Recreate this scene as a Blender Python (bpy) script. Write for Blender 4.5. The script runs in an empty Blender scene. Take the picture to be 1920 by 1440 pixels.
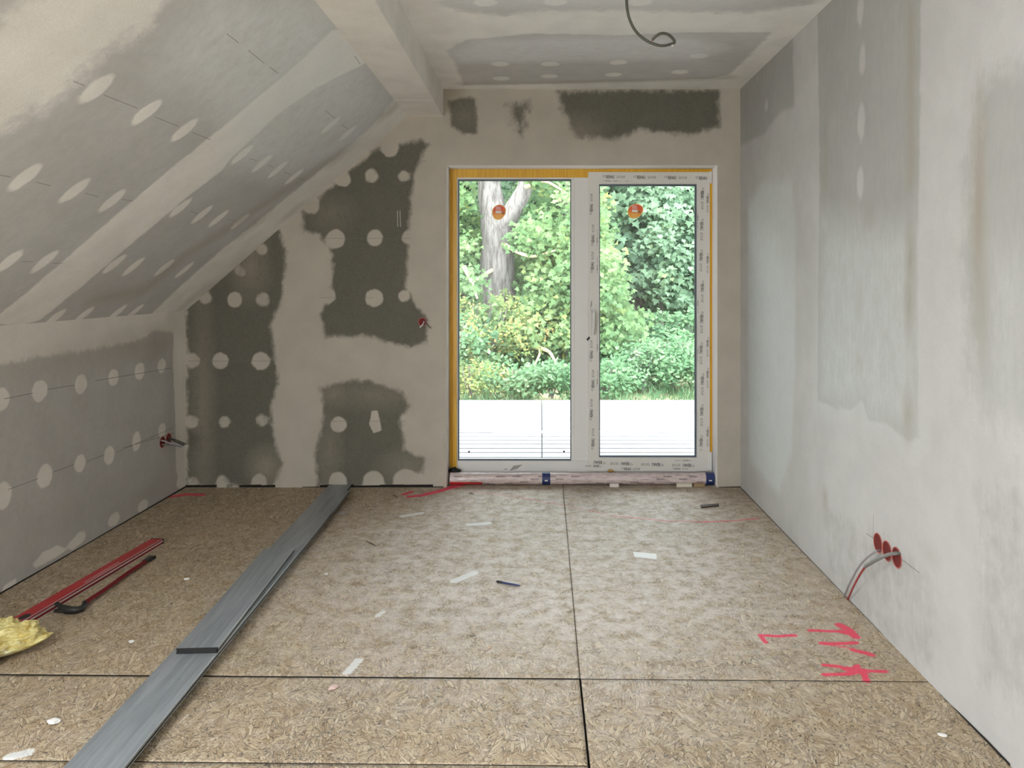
import bpy, bmesh, math, random
import numpy as np
from mathutils import Vector, Matrix, noise as mnoise

# ------------------------------------------------------------------ camera, world, light
SC = bpy.context.scene
C = SC.collection
F = 1420.0; CX = 1015.0; CY = 529.0; EYE = 1.35          # focal length in px, principal point, eye height
cam_d = bpy.data.cameras.new('camera'); cam = bpy.data.objects.new('camera', cam_d); C.objects.link(cam)
cam.location = (0, 0, EYE); cam.rotation_euler = (math.pi/2, 0, 0)
cam_d.sensor_width = 36.0; cam_d.sensor_fit = 'HORIZONTAL'; cam_d.lens = F/1920*36
cam_d.shift_x = -(CX-960)/1920; cam_d.shift_y = -(720-CY)/1920
cam_d.clip_start = 0.05; cam_d.clip_end = 200
SC.camera = cam

w = bpy.data.worlds.new('sky'); SC.world = w; w.use_nodes = True
nt = w.node_tree; bg = nt.nodes['Background']
bg.inputs[0].default_value = (0.89, 0.95, 1.0, 1); bg.inputs[1].default_value = 10.8

def area(name, loc, rot, sx, sy, power, col):
    d = bpy.data.lights.new(name, 'AREA'); d.shape = 'RECTANGLE'; d.size = sx; d.size_y = sy
    d.energy = power; d.color = col
    o = bpy.data.objects.new(name, d); C.objects.link(o); o.location = loc; o.rotation_euler = rot
    return o
# unseen fill lights added behind the camera, at roof slope and gable
area('roof_fill_light', (-1.54, -0.15, 1.90), (0, math.radians(-41), 0), 0.9, 2.6, 36, (0.93, 0.965, 1.0))
area('gable_fill_light', (-1.83, -1.96, 1.08), (math.radians(90), 0, 0), .74, 1.0, 26, (0.93, 0.965, 1.0))
sun_d = bpy.data.lights.new('sun', 'SUN'); sun_d.energy = 4.5; sun_d.angle = math.radians(8); sun_d.color = (1, 0.95, 0.86)
sun = bpy.data.objects.new('sun', sun_d); C.objects.link(sun)
sun.rotation_euler = Vector((0.75, 0.35, -1.15)).to_track_quat('-Z', 'Y').to_euler()

SC.view_settings.view_transform = 'Standard'; SC.view_settings.look = 'None'
SC.view_settings.exposure = 0.45; SC.view_settings.gamma = 1.0; SC.view_settings.use_curve_mapping = False
SC.cycles.max_bounces = 12; SC.cycles.diffuse_bounces = 6; SC.cycles.transparent_max_bounces = 16
SC.cycles.caustics_reflective = False; SC.cycles.caustics_refractive = False
SC.cycles.use_denoising = True
SC.cycles.sample_clamp_indirect = 6.0

# ------------------------------------------------------------------ place helpers
def atY(px, py, Y): return Vector(((px-CX)*Y/F, Y, EYE-(py-CY)*Y/F))
def atX(px, py, X): return atY(px, py, F*X/(px-CX))
def atZ(px, py, z=0.0): return atY(px, py, F*(EYE-z)/(py-CY))
XL, XR, YF, YB = -2.339, 1.308, 4.979, -2.0
ZC, ZK, XBL, XBR, ZB = 2.619, 1.161, -0.877, -0.645, 2.440
SL = Vector((XBL-XL, 0, ZB-ZK)).normalized()               # up the slope
SN = Vector((SL.z, 0, -SL.x))                              # into the room
def atSlope(px, py):
    d = Vector(((px-CX)/F, 1, -(py-CY)/F)); o = Vector((0, 0, EYE)); p0 = Vector((XL, 0, ZK))
    return o + d*((p0-o).dot(SN)/d.dot(SN))

# ------------------------------------------------------------------ material helpers
def mat(name, col=(.8, .8, .8), rough=.6, metal=0, build=None, spec=0.5):
    m = bpy.data.materials.new(name); m.use_nodes = True
    b = m.node_tree.nodes['Principled BSDF']
    b.inputs['Base Color'].default_value = (*col, 1); b.inputs['Roughness'].default_value = rough
    b.inputs['Metallic'].default_value = metal; b.inputs['Specular IOR Level'].default_value = spec
    if build: build(m.node_tree, b)
    return m
class G:
    """small node-graph helper"""
    def __init__(s, nt): s.nt = nt
    def n(s, t, **k):
        x = s.nt.nodes.new(t)
        for a, v in k.items(): setattr(x, a, v)
        return x
    def l(s, a, b): s.nt.links.new(a, b)
    def put(s, sock, v):
        if isinstance(v, (int, float)): sock.default_value = v
        elif isinstance(v, (tuple, list)): sock.default_value = v
        else: s.l(v, sock)
    def m(s, op, a, b=0.0, c=0.0, clamp=False):
        x = s.n('ShaderNodeMath', operation=op); x.use_clamp = clamp
        s.put(x.inputs[0], a); s.put(x.inputs[1], b); s.put(x.inputs[2], c); return x.outputs[0]
    def mix(s, f, a, b, blend='MIX'):
        x = s.n('ShaderNodeMix', data_type='RGBA', blend_type=blend)
        s.put(x.inputs[0], f)
        for k, v in ((6, a), (7, b)):
            if isinstance(v, tuple) and len(v) == 3: v = (*v, 1)
            s.put(x.inputs[k], v)
        return x.outputs[2]
    def ss(s, v, lo, hi, a=0.0, b=1.0):
        x = s.n('ShaderNodeMapRange', interpolation_type='SMOOTHSTEP')
        s.put(x.inputs[0], v); s.put(x.inputs[1], lo); s.put(x.inputs[2], hi); s.put(x.inputs[3], a); s.put(x.inputs[4], b)
        return x.outputs[0]
    def noise(s, vec, scale, detail=3, rough=.55, dist=0.0):
        x = s.n('ShaderNodeTexNoise'); s.l(vec, x.inputs['Vector']); s.put(x.inputs['Scale'], scale)
        s.put(x.inputs['Detail'], detail); s.put(x.inputs['Roughness'], rough); s.put(x.inputs['Distortion'], dist)
        return x.outputs['Fac']
    def map(s, vec, scale=(1, 1, 1), rot=(0, 0, 0), loc=(0, 0, 0)):
        x = s.n('ShaderNodeMapping'); s.l(vec, x.inputs[0]); x.inputs['Scale'].default_value = scale
        x.inputs['Rotation'].default_value = rot; x.inputs['Location'].default_value = loc; return x.outputs[0]
    def obj(s): return s.n('ShaderNodeTexCoord').outputs['Object']
    def attr(s, name): return s.n('ShaderNodeAttribute', attribute_name=name).outputs['Fac']
    def bump(s, b, h, strength=.3, dist=.002):
        x = s.n('ShaderNodeBump'); x.inputs['Strength'].default_value = strength; x.inputs['Distance'].default_value = dist
        s.put(x.inputs['Height'], h); s.l(x.outputs[0], b.inputs['Normal'])

# plasterboard: bare grey board where 'board' is high, filler elsewhere, thin skim and brown stains
def drywall(name, filler, board, stretch=(1, 1, 1), skimc=(.62, .66, .64)):
    def b_(nt, b):
        g = G(nt); co = g.obj()
        big = g.noise(co, 5, 4); fine = g.noise(co, 38, 4, .65)
        st = g.noise(g.map(co, stretch), 26, 4, .7)
        mid = g.noise(co, 13, 3, .6)
        n = g.m('ADD', g.m('MULTIPLY', g.m('SUBTRACT', mid, .5), .9), g.m('MULTIPLY', g.m('SUBTRACT', st, .5), .75))
        bd = g.m('ADD', g.attr('board'), g.m('MULTIPLY', n, .75))
        bm = g.ss(bd, .24, .76)
        grain = g.noise(co, 160, 2)
        fcol = g.mix(g.ss(big, .3, .7), tuple(c*.94 for c in filler), tuple(min(1, c*1.04) for c in filler))
        bcol = g.mix(g.ss(g.m('ADD', g.m('MULTIPLY', st, .5), g.m('MULTIPLY', big, .5)), .3, .7), tuple(c*.93 for c in board), tuple(c*1.08 for c in board))
        col = g.mix(bm, fcol, bcol)
        sk = g.m('MULTIPLY', g.attr('skim'), g.ss(g.m('ADD', g.m('ADD', g.m('MULTIPLY', st, .55), g.m('MULTIPLY', mid, .45)), g.m('MULTIPLY', fine, .3)), .15, .95, .25, .95))
        col = g.mix(g.m('MULTIPLY', sk, 1.0, clamp=True), col, skimc)
        sn = g.m('MULTIPLY', g.attr('stain'), g.ss(st, .15, .5), clamp=True)
        col = g.mix(sn, col, tuple(c*.55 for c in (.62, .54, .42)))
        col = g.mix(g.ss(grain, .3, .7, 0, .12), col, (.35, .34, .32))
        g.l(col, b.inputs['Base Color'])
        g.bump(b, g.m('ADD', g.m('ADD', g.m('MULTIPLY', bm, -.6), g.m('MULTIPLY', fine, .35)), g.m('MULTIPLY', sk, .5)), .25, .0012)
    return mat(name, filler, .82, build=b_, spec=.25)
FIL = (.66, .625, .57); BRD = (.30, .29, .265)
M_far = drywall('filled_plasterboard_gable', (.465, .425, .36), (.122, .115, .09), (1.6, 1, .9))  # same plaster as the other walls, darkened for the backlit gable's shade
M_left = drywall('filled_plasterboard_knee', (.80, .77, .72), (.50, .49, .475))
M_slope = drywall('filled_plasterboard_slope', (.88, .875, .86), (.545, .55, .56), (.8, 1, .8), (.82, .86, .90))
M_ceil = drywall('filled_plasterboard_ceiling', (.88, .875, .86), (.61, .61, .61), (.5, 1.5, 1), (.86, .88, .91))
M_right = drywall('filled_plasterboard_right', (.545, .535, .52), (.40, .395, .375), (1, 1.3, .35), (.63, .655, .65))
M_plain = drywall('plain_filler', (.84, .815, .78), BRD)
M_pencil = mat('pencil_line', (.16, .155, .15), .8)
M_gap = mat('dark_gap', (.012, .009, .007), .95)
M_reveal = mat('white_corner_bead_filler', (.92, .91, .90), .6, build=lambda nt, b: (lambda g: g.bump(b, g.noise(g.obj(), 40), .15, .001))(G(nt)))
M_white = mat('white_pvc', (.70, .69, .67), .32)
M_gasket = mat('grey_blue_gasket', (.10, .12, .15), .5)

def osb(nt, b):
    g = G(nt); co = g.obj(); rnd = random.Random(4)
    base = (.47, .36, .235)
    warm = g.noise(co, .9, 3)
    col = g.mix(g.noise(co, 30, 3), (.30, .21, .13), (.50, .39, .26)); hgt = g.noise(co, 60, 2)
    pal = [((0.533, 0.418, 0.266), (0.310, 0.213, 0.115)), ((0.387, 0.279, 0.159), (0.568, 0.459, 0.311)), ((0.292, 0.197, 0.100), (0.490, 0.377, 0.237)),
           ((0.585, 0.476, 0.326), (0.361, 0.262, 0.148)), ((0.249, 0.164, 0.081), (0.482, 0.377, 0.244)), ((0.473, 0.361, 0.229), (0.602, 0.500, 0.348)), ((0.378, 0.271, 0.155), (0.533, 0.435, 0.289))]
    angs = [0.15, 1.05, 2.0, .62, 2.65, 1.55, -.25, 1.2]
    sc = [(9, 60), (12, 66), (16, 80), (24, 120), (13, 80), (15, 78), (18, 95), (23, 125)]
    wv = g.n('ShaderNodeTexNoise'); g.l(co, wv.inputs['Vector']); wv.inputs['Scale'].default_value = 9
    for i, a in enumerate(angs):
        sx, sy = sc[i]
        big = g.n('ShaderNodeTexVoronoi', voronoi_dimensions='2D', feature='F1'); g.l(g.map(co, (1, 1, 1), loc=(i*1.7, i*.9, 0)), big.inputs['Vector']); big.inputs['Scale'].default_value = 5.5+i
        bs = g.n('ShaderNodeSeparateColor'); g.l(big.outputs['Color'], bs.inputs[0])
        r = g.n('ShaderNodeVectorRotate', rotation_type='Z_AXIS'); g.l(co, r.inputs['Vector'])
        g.l(g.m('ADD', a, g.m('MULTIPLY', g.m('SUBTRACT', bs.outputs[0], .5), 1.5)), r.inputs['Angle'])
        v2 = g.n('ShaderNodeVectorMath', operation='MULTIPLY_ADD'); g.l(wv.outputs['Color'], v2.inputs[0])
        v2.inputs[1].default_value = (.02, .02, 0); g.l(r.outputs[0], v2.inputs[2])
        mp = g.map(v2.outputs[0], (sx, sy, 0), loc=(i*7.3, i*3.1, 0))
        vo = g.n('ShaderNodeTexVoronoi', voronoi_dimensions='2D', feature='F1'); g.l(mp, vo.inputs['Vector']); vo.inputs['Scale'].default_value = 1
        ve = g.n('ShaderNodeTexVoronoi', voronoi_dimensions='2D', feature='DISTANCE_TO_EDGE'); g.l(mp, ve.inputs['Vector']); ve.inputs['Scale'].default_value = 1
        sp = g.n('ShaderNodeSeparateColor'); g.l(vo.outputs['Color'], sp.inputs[0])
        on = g.m('LESS_THAN', sp.outputs[0], .36)
        ed = g.ss(ve.outputs['Distance'], .01, .13)
        fib = g.noise(g.map(v2.outputs[0], (5, 300, 1), loc=(i*2., 0, 0)), 1, 3, .6)
        c = g.mix(sp.outputs[1], *pal[i % 7])
        c = g.mix(g.ss(fib, .42, .70, 0, .8), c, tuple(x*.60 for x in pal[i % 7][1]))
        dk = g.m('MULTIPLY', g.m('SUBTRACT', 1, ed), g.ss(sp.outputs[2], .15, .35))
        c = g.mix(dk, c, (.035, .022, .012))
        col = g.mix(on, col, c)
        hgt = g.mix(on, hgt, g.m('MULTIPLY', ed, g.m('ADD', .5, sp.outputs[2])))
    # resin-dark chips, dust with door light mixed in, marks
    chips = g.ss(g.noise(g.map(co, (1, 1.6, 1)), 120, 3, .7), .60, .655)
    col = g.mix(g.m('MULTIPLY', chips, .85), col, (.06, .042, .03))
    col = g.mix(g.ss(warm, .35, .7, 0, .18), col, (.50, .36, .20))
    dust_light = g.m('MULTIPLY', g.attr('dust_light'), g.ss(g.noise(co, 14, 5, .7), .25, .75), clamp=True)
    col = g.mix(g.m('MULTIPLY', dust_light, .78), col, (.68, .63, .595))
    pl = g.ss(g.m('ADD', g.attr('plaster'), g.m('MULTIPLY', g.m('SUBTRACT', g.noise(co, 70, 4, .7), .5), .9)), .4, .6)
    col = g.mix(g.m('MULTIPLY', pl, .85), col, (.74, .75, .74))
    di = g.m('MULTIPLY', g.attr('dirt'), g.ss(g.noise(co, 150, 4, .8), .50, .60), clamp=True)
    col = g.mix(di, col, (.055, .05, .042))
    rd = g.attr('paint')
    rm = g.m('MULTIPLY', g.ss(g.m('ADD', rd, g.m('MULTIPLY', g.m('SUBTRACT', g.noise(co, 90, 4, .8), .5), 1.1)), .30, .80), .92)
    col = g.mix(rm, col, (.80, .045, .115))
    g.l(col, b.inputs['Base Color'])
    g.bump(b, hgt, .55, .0018)
M_osb = mat('oriented_strand_board', (.5, .4, .3), .62, build=osb, spec=.35)

# ------------------------------------------------------------------ mesh helpers
def link(name, me, parent=None, **k):
    o = bpy.data.objects.new(name, me); C.objects.link(o)
    if parent: o.parent = parent
    for a, v in k.items(): o[a] = v
    return o
def thing(name, label, category, loc=(0, 0, 0), group=None, kind=None):
    o = link(name, None); o.location = loc; o['label'] = label; o['category'] = category
    if group: o['group'] = group
    if kind: o['kind'] = kind
    return o
def tag(o, label, category, group=None, kind=None):
    o['label'] = label; o['category'] = category
    if group: o['group'] = group
    if kind: o['kind'] = kind
    return o
class MB:
    def __init__(s): s.v = []; s.f = []; s.mi = []
    def add(s, vs, fs, mi=0):
        n = len(s.v); s.v += [tuple(v) for v in vs]; s.f += [tuple(i+n for i in f) for f in fs]; s.mi += [mi]*len(fs)
    def box(s, x0, x1, y0, y1, z0, z1, mi=0):
        s.add([(x0,y0,z0),(x1,y0,z0),(x1,y1,z0),(x0,y1,z0),(x0,y0,z1),(x1,y0,z1),(x1,y1,z1),(x0,y1,z1)],
              [(0,3,2,1),(4,5,6,7),(0,1,5,4),(1,2,6,5),(2,3,7,6),(3,0,4,7)], mi)
    def tube(s, pts, rad, n=10, mi=0, flat=1.0, cap=True):
        pts = [Vector(p) for p in pts]; m = len(pts)
        if not hasattr(rad, '__len__'): rad = [rad]*m
        vs = []; up = None
        for i, p in enumerate(pts):
            t = (pts[min(i+1, m-1)]-pts[max(i-1, 0)]).normalized()
            if up is None:
                up = Vector((0, 0, 1)) if abs(t.z) < .9 else Vector((1, 0, 0))
            up = (up-t*up.dot(t)).normalized(); sd = t.cross(up)
            for k in range(n):
                a = 2*math.pi*k/n; vs.append(p+(up*math.cos(a)*flat+sd*math.sin(a))*rad[i])
        fs = [(i*n+k, i*n+(k+1) % n, (i+1)*n+(k+1) % n, (i+1)*n+k) for i in range(m-1) for k in range(n)]
        if cap: fs += [tuple(range(n-1, -1, -1)), tuple((m-1)*n+k for k in range(n))]
        s.add(vs, fs, mi)
    def prism(s, prof, axis_pts, mi=0, emi=None):
        """extrude closed profile (list of (u,v)) between two frames (origin,U,V)"""
        (o0, U0, V0), (o1, U1, V1) = axis_pts; n = len(prof)
        vs = [o0+U0*u+V0*v for u, v in prof]+[o1+U1*u+V1*v for u, v in prof]
        s.add(vs, [(k, (k+1) % n, n+(k+1) % n, n+k) for k in range(n)], mi)
        s.add(vs, [tuple(range(n-1, -1, -1)), tuple(range(n, 2*n))], mi if emi is None else emi)
    def build(s, name, mats, parent=None, smooth=False, bevel=0, **k):
        me = bpy.data.meshes.new(name); me.from_pydata(s.v, [], s.f)
        for m in (mats if isinstance(mats, (list, tuple)) else [mats]): me.materials.append(m)
        me.polygons.foreach_set('material_index', s.mi)
        if smooth: me.polygons.foreach_set('use_smooth', [True]*len(s.f))
        bm = bmesh.new(); bm.from_mesh(me)
        if s.f and not k.pop('keep', False): bmesh.ops.recalc_face_normals(bm, faces=bm.faces)
        bm.to_mesh(me); bm.free()
        if smooth: me.set_sharp_from_angle(angle=math.radians(40))
        me.update()
        o = link(name, me, parent, **k)
        if bevel:
            bv = o.modifiers.new('bevel', 'BEVEL'); bv.width = bevel; bv.segments = 2; bv.limit_method = 'ANGLE'
        return o

# ---- coverage painting in plane coordinates (u,v) -------------------------------
def poly_cov(U, V, poly, soft):
    P = np.array(poly, float); n = len(P)
    d2 = np.full(U.shape, 1e9); ins = np.zeros(U.shape, bool)
    for i in range(n):
        ax, ay = P[i]; bx, by = P[(i+1) % n]; ex, ey = bx-ax, by-ay
        t = np.clip(((U-ax)*ex+(V-ay)*ey)/(ex*ex+ey*ey+1e-12), 0, 1)
        d2 = np.minimum(d2, (U-ax-t*ex)**2+(V-ay-t*ey)**2)
        c = ((ay > V) != (by > V)) & (U < (bx-ax)*(V-ay)/((by-ay) if by != ay else 1e-12)+ax)
        ins ^= c
    sd = np.sqrt(d2)*np.where(ins, 1, -1)
    return np.clip(.5+.5*sd/soft, 0, 1)
def line_cov(U, V, pts, wd, soft):
    d2 = np.full(U.shape, 1e9); P = np.array(pts, float)
    for (ax, ay), (bx, by) in zip(P[:-1], P[1:]):
        ex, ey = bx-ax, by-ay
        t = np.clip(((U-ax)*ex+(V-ay)*ey)/(ex*ex+ey*ey+1e-12), 0, 1)
        d2 = np.minimum(d2, (U-ax-t*ex)**2+(V-ay-t*ey)**2)
    return np.clip(.5+.5*(wd-np.sqrt(d2))/soft, 0, 1)
def ell_cov(U, V, c, ru, rv, soft, ang=0.0):
    du, dv = U-c[0], V-c[1]; ca, sa = math.cos(ang), math.sin(ang)
    a, b2 = du*ca+dv*sa, -du*sa+dv*ca
    r = np.sqrt((a/ru)**2+(b2/rv)**2)
    return np.clip(.5+.5*(1-r)*min(ru, rv)/soft, 0, 1)

def axis(lo, hi, flo, fhi, fine, coarse=.25, extra=()):
    """sorted coordinates: fine between flo and fhi, coarse elsewhere"""
    a = list(np.linspace(flo, fhi, max(2, int((fhi-flo)/fine)+1)))
    if lo < flo: a += list(np.linspace(lo, flo, max(2, int((flo-lo)/coarse)+1)))[:-1]
    if hi > fhi: a += list(np.linspace(fhi, hi, max(2, int((hi-fhi)/coarse)+1)))[1:]
    return np.array(sorted(set(np.round(a+list(extra), 5))))
def painted_grid(name, mats, us, vs, to3d, layers, hole=None, extra=None, kind='structure', flip=False, parent=None):
    """grid over us x vs; to3d(U,V)->(N,3); layers: dict name -> array fn(U,V); extra: MB joined in"""
    nu, nv = len(us), len(vs)
    U, V = np.meshgrid(us, vs, indexing='ij'); U = U.ravel(); V = V.ravel()
    P = to3d(U, V)
    i, j = np.meshgrid(np.arange(nu-1), np.arange(nv-1), indexing='ij'); i = i.ravel(); j = j.ravel()
    if hole:
        cu = (us[i]+us[i+1])/2; cv = (vs[j]+vs[j+1])/2
        k = ~hole(cu, cv); i = i[k]; j = j[k]
    q = np.stack([i*nv+j, (i+1)*nv+j, (i+1)*nv+j+1, i*nv+j+1], 1)
    if flip: q = q[:, ::-1]
    ev = np.array(extra.v, float).reshape(-1, 3) if extra else np.zeros((0, 3))
    verts = np.concatenate([P, ev]); n0 = len(P)
    me = bpy.data.meshes.new(name)
    ef = extra.f if extra else []
    lt = [4]*len(q)+[len(f) for f in ef]
    li = np.concatenate([q.ravel(), np.array([a+n0 for f in ef for a in f], int)]).astype(np.int32)
    me.vertices.add(len(verts)); me.vertices.foreach_set('co', verts.astype(np.float32).ravel())
    me.loops.add(len(li)); me.loops.foreach_set('vertex_index', li)
    me.polygons.add(len(lt)); me.polygons.foreach_set('loop_start', np.concatenate([[0], np.cumsum(lt)[:-1]]).astype(np.int32))
    me.polygons.foreach_set('material_index', np.array([0]*len(q)+(extra.mi if extra else []), np.int32))
    for m in mats: me.materials.append(m)
    me.update(calc_edges=True)
    for ln, arr in layers.items():
        at = me.attributes.new(ln, 'FLOAT', 'POINT')
        at.data.foreach_set('value', np.concatenate([arr(U, V), np.zeros(len(ev))]).astype(np.float32))
    me.validate(); me.update()
    o = link(name, me, parent)
    if kind: o['kind'] = kind
    return o
def zero(U, V): return np.zeros_like(U)
def pencil(mb, p, q, nrm, wd=.0022, mi=1):
    """thin pencil line lying half a millimetre proud of the board"""
    p, q = Vector(p), Vector(q); d = (q-p).normalized(); s = d.cross(nrm).normalized()*wd/2; o = Vector(nrm)*.0006
    mb.add([p-s+o, q-s+o, q+s+o, p+s+o], [(0, 1, 2, 3)], mi)

rnd = random.Random(11)
# ------------------------------------------------------------------ FAR WALL
DX0, DX1, DZ1 = atY(837, 0, YF).x, atY(1345, 0, YF).x, atY(0, 310, YF).z
YFR = 5.13
def fw(px, py): p = atY(px, py, YF); return (p.x, p.z)
far_board = [
 ([(350,575),(520,425),(537,470),(528,560),(507,610),(515,660),(522,720),(508,760),(512,820),(530,870),(512,912),(350,912)], .04, 1),
 ([(700,283),(740,272),(790,262),(803,272),(777,325),(768,400),(765,470),(760,540),(775,565),(802,600),(800,640),(770,652),(690,630),(610,632),(601,590),(620,555),(624,480),(600,440),(570,432),(566,395),(640,335)], .04, 1),
 ([(600,728),(640,716),(690,713),(755,735),(768,760),(752,780),(758,845),(795,858),(790,888),(740,893),(745,912),(595,912),(592,850),(602,800),(605,760)], .04, 1),
 ([(1048,172),(1350,167),(1348,238),(1290,252),(1200,243),(1150,262),(1080,255),(1058,215)], .05, 1),
 ([(840,190),(865,180),(893,184),(895,250),(870,252),(846,238)], .03, .95),
 ([(948,195),(995,185),(990,235),(975,258),(955,225)], .07, .75)]
far_dots = [(696,330,14,.7),(757,330,11,.8),(645,337,13,1),(629,448,18,1),(703,446,15,1),(585,387,15,.8),(702,559,17,1),(617,556,12,1),(757,556,10,1),
 (492,468,11,.8),(493,562,15,.6),(440,562,14,1),(386,559,12,.7),(731,279,16,1),(451,509,12,.5),(764,445,11,1),(362,677,14,.8),(413,677,15,1),(489,677,17,1),
 (361,791,13,.7),(421,791,12,.8),(491,788,13,.6),(635,796,15,1.3),(634,901,16,1.1),(700,903,20,1.1),(417,902,12,.7),(486,903,14,1),(363,903,10,.6),(760,902,22,1)]
def far_layer(U, V):
    c = np.zeros_like(U)
    for p, s, k in far_board: c = np.maximum(c, k*poly_cov(U, V, [fw(*q) for q in p], s))
    for x, y, r, k in far_dots:
        c = c*(1-min(1, k)*ell_cov(U, V, fw(x, y), r/285.2, r*1.0/285.2, .014))
    c = c*(1-poly_cov(U, V, [fw(*q) for q in [(697,770),(708,770),(716,808),(700,813),(692,795)]], .008))
    return c
def far_stain(U, V):
    c = .75*ell_cov(U, V, fw(380, 770), .03, .3, .08)
    for x, y, a, b, k in [(700,740,.16,.045,.5),(627,740,.05,.04,.7),(497,875,.07,.08,.8),(617,850,.035,.12,.6),(470,500,.08,.14,.6),(620,400,.1,.08,.35),(760,875,.1,.06,.5),(1010,215,.1,.1,.25),(1085,245,.1,.06,.5),(870,215,.08,.08,.35)]:
        c = np.maximum(c, k*ell_cov(U, V, fw(x, y), a, b, .09))
    return c
ex = MB()
zg = .013
# solid wall body behind the board, split round the door
OUT = 5.36
ex.box(XL-.3, DX0, YF+.002, OUT, -.3, 2.95, 2); ex.box(DX1, XR+.3, YF+.002, OUT, -.3, 2.95, 2)
ex.box(DX0, DX1, YF+.002, OUT, DZ1, 2.95, 2)
for a, b2 in [((700,302),(800,302)),((600,447),(770,447)),((600,558),(700,558)),((600,790),(760,790)),((352,677),(510,677)),((1142,169),(1142,181)),((1261,168),(1261,181))]:
    pencil(ex, atY(*a, YF), atY(*b2, YF), (0, -1, 0), .002 if a[0] < 1000 else .005, 1)
for cx_, r_ in [(745, .006), (750, .007)]:
    pencil(ex, atY(cx_, 395, YF), atY(cx_+1, 425, YF), (0, -1, 0), .0025, 3)
# skirting gap: the boards stop above the floor
gx = XL
rr = random.Random(3)
while gx < DX0-.02:
    wd = rr.uniform(.06, .2); x2 = min(gx+wd, DX0-.02); t = rr.choice([0, .35, .75, 1, 1, .9])*.02 if gx > XL+.1 else .018
    if abs((gx+x2)/2-fw(550, 0)[0]) < .07: t = 0
    if t > 0: ex.add([(gx, YF-.001, .001), (x2, YF-.001, .001), (x2, YF-.001, t), (gx, YF-.001, t*rr.uniform(.7, 1))], [(0, 1, 2, 3)], 4)
    gx = x2
ex.add([(DX1+.01, YF-.001, .0), (XR, YF-.001, .0), (XR, YF-.001, .007), (DX1+.01, YF-.001, .004)], [(0, 1, 2, 3)], 4)
us = axis(XL, XR, XL, XR, .011, extra=(DX0, DX1)); vs = axis(-.02, ZC, -.02, ZC, .011, extra=(DZ1,))
def far_hole(u, v): return ((u > DX0) & (u < DX1) & (v < DZ1)) | (v > ZC)
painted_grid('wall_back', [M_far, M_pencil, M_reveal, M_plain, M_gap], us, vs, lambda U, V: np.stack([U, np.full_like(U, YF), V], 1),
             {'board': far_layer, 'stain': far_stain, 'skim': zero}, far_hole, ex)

# ------------------------------------------------------------------ LEFT KNEE WALL
def lw(px, py): p = atX(px, py, XL); return (p.y, p.z)
left_fill = [([(-60,590),(347,570),(347,612),(325,622),(290,620),(262,638),(200,650),(120,662),(60,672),(-60,700)], .03),
             ([(327,600),(352,600),(352,915),(338,915),(330,880),(328,760),(324,680)], .012),
             ([(0,1120),(8,1098),(32,1082),(30,1105),(0,1125)], .01), ([(60,1058),(80,1035),(108,1022),(125,1030),(100,1048),(66,1066)], .01)]
left_dots = [(74,733,.055,.05),(2,750,.05,.05),(152,721,.05,.05),(213,708,.05,.045),(262,696,.055,.05),(303,686,.05,.045),(6,929,.05,.06),(84,892,.055,.055),(150,869,.045,.045),
 (205,854,.05,.05),(256,828,.045,.055),(304,807,.045,.045),(268,949,.06,.035),(214,974,.06,.035),(150,1008,.05,.03),(138,1020,.05,.025),(338,903,.05,.04)]
def left_layer(U, V):
    c = np.ones_like(U)
    for p, s in left_fill: c = c*(1-poly_cov(U, V, [lw(*q) for q in p], s))
    for x, y, a, b2 in left_dots: c = c*(1-ell_cov(U, V, lw(x, y), a, b2, .011))
    c = np.where(U < 3.15, np.where((np.mod(U, .62) < .09) | (V > .92), 0, 1), c)
    return c
def left_stain(U, V):
    c = np.zeros_like(U)
    for x, y, a, b2, k in [(290,645,.14,.07,.6),(235,650,.2,.05,.5),(150,672,.3,.04,.35),(270,925,.2,.05,.4),(320,760,.04,.3,.35),(200,930,.35,.04,.2)]:
        c = np.maximum(c, k*ell_cov(U, V, lw(x, y), a, b2, .08))
    return c
ex = MB(); ex.box(XL-.2, XL-.002, YB, YF, -.3, 1.5, 2)
for a, b2 in [((8,748),(62,737)),((90,730),(140,722)),((178,714),(322,690)),((15,918),(72,897)),((100,885),(138,871)),((163,865),(195,853)),((218,848),(325,802)),((230,840),(325,812))]:
    pencil(ex, atX(*a, XL), atX(*b2, XL), (1, 0, 0), .0025, 1)
ex.add([(XL+.001, 2.6, .001), (XL+.001, YF, .001), (XL+.001, YF, .010), (XL+.001, 3.9, .006), (XL+.001, 3.0, .010), (XL+.001, 2.6, .005)], [(0, 1, 2, 3, 4, 5)], 3)
us = axis(YB, YF, 3.1, YF, .010); vs = axis(-.02, ZK, -.02, ZK, .011)
painted_grid('wall_left', [M_left, M_pencil, M_plain, M_gap], us, vs, lambda U, V: np.stack([np.full_like(U, XL), U, V], 1),
             {'board': left_layer, 'stain': left_stain, 'skim': zero}, None, ex)

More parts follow.
